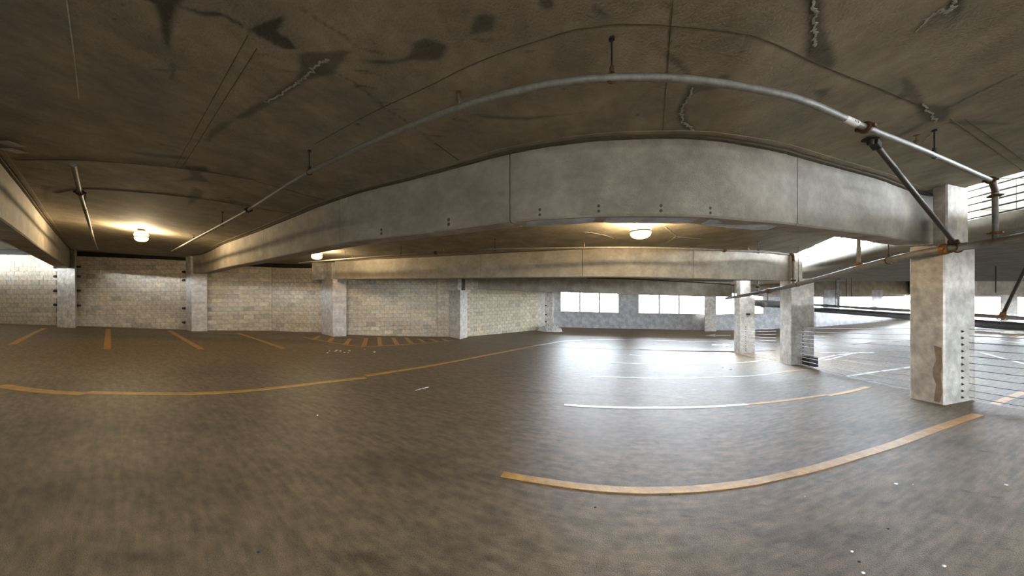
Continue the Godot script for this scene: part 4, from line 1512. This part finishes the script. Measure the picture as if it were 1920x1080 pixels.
func make_cables() -> void:
	var spans := [[[1416, 13.4], [1462, 10.75], "cable barrier between the second and third right columns"], [[1526, 9.6], [1705, 5.5], "cable barrier between the nearest and second right columns"], [[1828, 5.2], [1990, 4.2], "cable barrier running off the right edge from the nearest column"]]
	for s in spans:
		var z0: float = s[0][1]
		var z1: float = s[1][1]
		var a := Vector2(edge(z0) - 0.06, z0)
		var o := thing("cable_barrier", s[2], "barrier", P(a, deck_y(a.x, a.y)), "steel cable barriers along the deck edge")
		for k in 11:
			var pts := []
			for i in 13:
				var z := lerpf(z0, z1, i / 12.0)
				var v := Vector2(edge(z) - 0.06, z)
				pts.append(P(v, deck_y(v.x, v.y) + 0.06 + k * 0.104 - 0.012 * sin(PI * i / 12.0)))
			var st := tool()
			tube(st, pts, 0.0065, 6)
			build("cable", st, M.cable, o)
	# upper railing across the light well
	var o2 := thing("cable_railing", "taut steel cables across the bright light well at upper right", "railing", P(Vector2(edge2(6.5), 6.5), 2.9))
	for k in 9:
		var pts := []
		for i in 19:
			var z := lerpf(13.8, 3.2, i / 18.0)
			var x := edge2(z) + 0.05
			pts.append(P(Vector2(x, z), ramp_soffit(x, z) + 0.26 + 0.03 + k * 0.118))
		var st := tool()
		tube(st, pts, 0.013, 6)
		build("cable", st, M.iron, o2)
	for z in [13.6, 10.2, 6.85, 4.2]:
		var st := tool()
		var x := edge2(z) + 0.08
		rough_box(st, P(Vector2(x, z), ramp_soffit(x, z) + 0.26 + 0.53), Vector3(0.025, 0.54, 0.025), Basis.IDENTITY, 0.004)
		build("post", st, M.cable, o2)

func pebble(px: float, py: float, r: float, m: Material, called: String, label: String, category: String, group: String, seed_: int) -> void:
	var v := fl(px, py)
	var y := deck_y(v.x, v.y)
	var n := FastNoiseLite.new()
	n.seed = seed_
	n.frequency = 0.9
	var st := tool()
	var o := P(v, y)
	var q := func(i: int, j: int) -> Vector3:
		var a := TAU * (i % 9) / 9.0
		var b := PI * j / 5.0
		var d := Vector3(cos(a) * sin(b), cos(b), sin(a) * sin(b))
		var k := 1.0 + 0.5 * n.get_noise_3dv(d * 1.4)
		return o + Vector3(d.x * 1.25, d.y * 0.55 + 0.4, d.z * 0.85) * k * r
	st.set_smooth_group(4)
	for i in 9:
		for j in 5:
			var a: Vector3 = q.call(i, j)
			var b: Vector3 = q.call(i + 1, j)
			var c: Vector3 = q.call(i + 1, j + 1)
			var d: Vector3 = q.call(i, j + 1)
			quad(st, a, b, c, d, (a + c) / 2.0 - o - Vector3(0, r * 0.4, 0))
	var t := build(called, st, m)
	tag(t, label, category, group)

func make_litter() -> void:
	pebble(1680, 908, 0.012, M.paper, "paper_scrap", "white crumpled scrap on the right foreground floor", "litter", "white scraps on the floor", 1)
	pebble(1887, 910, 0.01, M.paper, "paper_scrap", "white scrap near the right edge of the floor", "litter", "white scraps on the floor", 2)
	pebble(1597, 1035, 0.008, M.paper, "paper_scrap", "pale scrap beside dark spots in the right foreground", "litter", "white scraps on the floor", 3)
	pebble(1770, 1062, 0.009, M.paper, "paper_scrap", "grey scrap close to the lower right corner", "litter", "white scraps on the floor", 4)
	pebble(1618, 1075, 0.009, M.paper, "paper_scrap", "pale scrap at the bottom edge of the floor", "litter", "white scraps on the floor", 5)
	pebble(1712, 909, 0.004, M.paper, "paper_scrap", "tiny white crumb right of the larger white scrap", "litter", "white scraps on the floor", 6)
	pebble(1509, 931, 0.004, M.paper, "paper_scrap", "tiny white crumb below the near yellow line", "litter", "white scraps on the floor", 7)
	pebble(1116, 952, 0.008, M.stone, "pebble", "dark pebble below the left half of the near yellow line", "pebble", "dark pebbles on the floor", 8)
	pebble(1256, 928, 0.006, M.stone, "pebble", "dark flat pebble touching the near yellow line", "pebble", "dark pebbles on the floor", 9)
	pebble(1611, 1054, 0.008, M.stone, "pebble", "dark pebble near the bottom right beside a pale scrap", "pebble", "dark pebbles on the floor", 10)
	pebble(1665, 992, 0.006, M.stone, "pebble", "small dark pebble in the right foreground", "pebble", "dark pebbles on the floor", 11)
	pebble(485, 1036, 0.008, M.stone, "pebble", "grey pebble on the left foreground floor", "pebble", "dark pebbles on the floor", 12)
	pebble(595, 779, 0.01, M.paper, "paper_scrap", "white speck on the open floor left of centre", "litter", "white scraps on the floor", 13)
	pebble(1355, 689, 0.025, M.paper, "paper_scrap", "white bit of litter left of the third right column", "litter", "white scraps on the floor", 14)
	pebble(1370, 693, 0.025, M.paper, "paper_scrap", "white bit of litter nearer the second right column", "litter", "white scraps on the floor", 15)
	var r := RandomNumberGenerator.new()
	r.seed = 9
	# a broken streak of white crumbs and a scatter by the hatching
	var o := thing("crumb_streak", "short white streak of crumbs on the open floor in the middle", "litter", P(fl(792, 728), 0.0))
	for k in 12:
		var v := fl(780 + k * 2.0, 732 - k * 0.5 + r.randf_range(-0.5, 0.5))
		var st := tool()
		rough_box(st, P(v, deck_y(v.x, v.y) + 0.006), Vector3(r.randf_range(0.006, 0.024), 0.004, r.randf_range(0.005, 0.014)), Basis(Vector3.UP, r.randf_range(0, 3)), 0.003)
		build("crumb", st, M.paper, o)
	o = thing("crumb_scatter", "scatter of white crumbs on the floor before the yellow hatching", "litter", P(fl(635, 659), 0.0))
	for q in [[614, 662], [618, 658.5], [629, 659], [631, 657.5], [638, 658.5], [646, 661.5], [653, 662], [655, 658], [684, 655.5], [702, 660.5]]:
		var v := fl(q[0], q[1])
		var st := tool()
		rough_box(st, P(v, deck_y(v.x, v.y) + 0.01), Vector3(r.randf_range(0.012, 0.03), 0.008, r.randf_range(0.015, 0.035)), Basis(Vector3.UP, r.randf_range(0, 3)), 0.004)
		build("crumb", st, M.paper, o)
	# crumpled sheet in the far corner
	var c := fl(1026, 618)
	var n := FastNoiseLite.new()
	n.seed = 21
	n.frequency = 1.3
	n.fractal_octaves = 3
	var st := tool()
	var h := func(u: float, v: float) -> Vector3:
		var x := u * 1.0
		var z := v * 0.8
		var e := clampf(1.0 - (u * u + v * v), 0.0, 1.0)
		var y: float = sqrt(e) * (0.10 + 0.55 * absf(n.get_noise_2d(x * 2.2, z * 2.2 + x)) + 0.10 * u) + 0.01
		var g := c + Vector2(x * 0.8 + 0.08, z * 0.8 - 0.75)
		return P(g, deck_y(g.x, g.y) + y)
	st.set_smooth_group(-1)
	for i in 40:
		for j in 30:
			var u0 := i / 20.0 - 1.0; var u1 := (i + 1) / 20.0 - 1.0
			var v0 := j / 15.0 - 1.0; var v1 := (j + 1) / 15.0 - 1.0
			if u0 * u0 + v0 * v0 > 1.15: continue
			quad(st, h.call(u0, v0), h.call(u1, v0), h.call(u1, v1), h.call(u0, v1), Vector3.UP)
	tag(build("plastic_sheet", st, M.paper), "crumpled white plastic sheet on the floor in the far corner", "sheet")
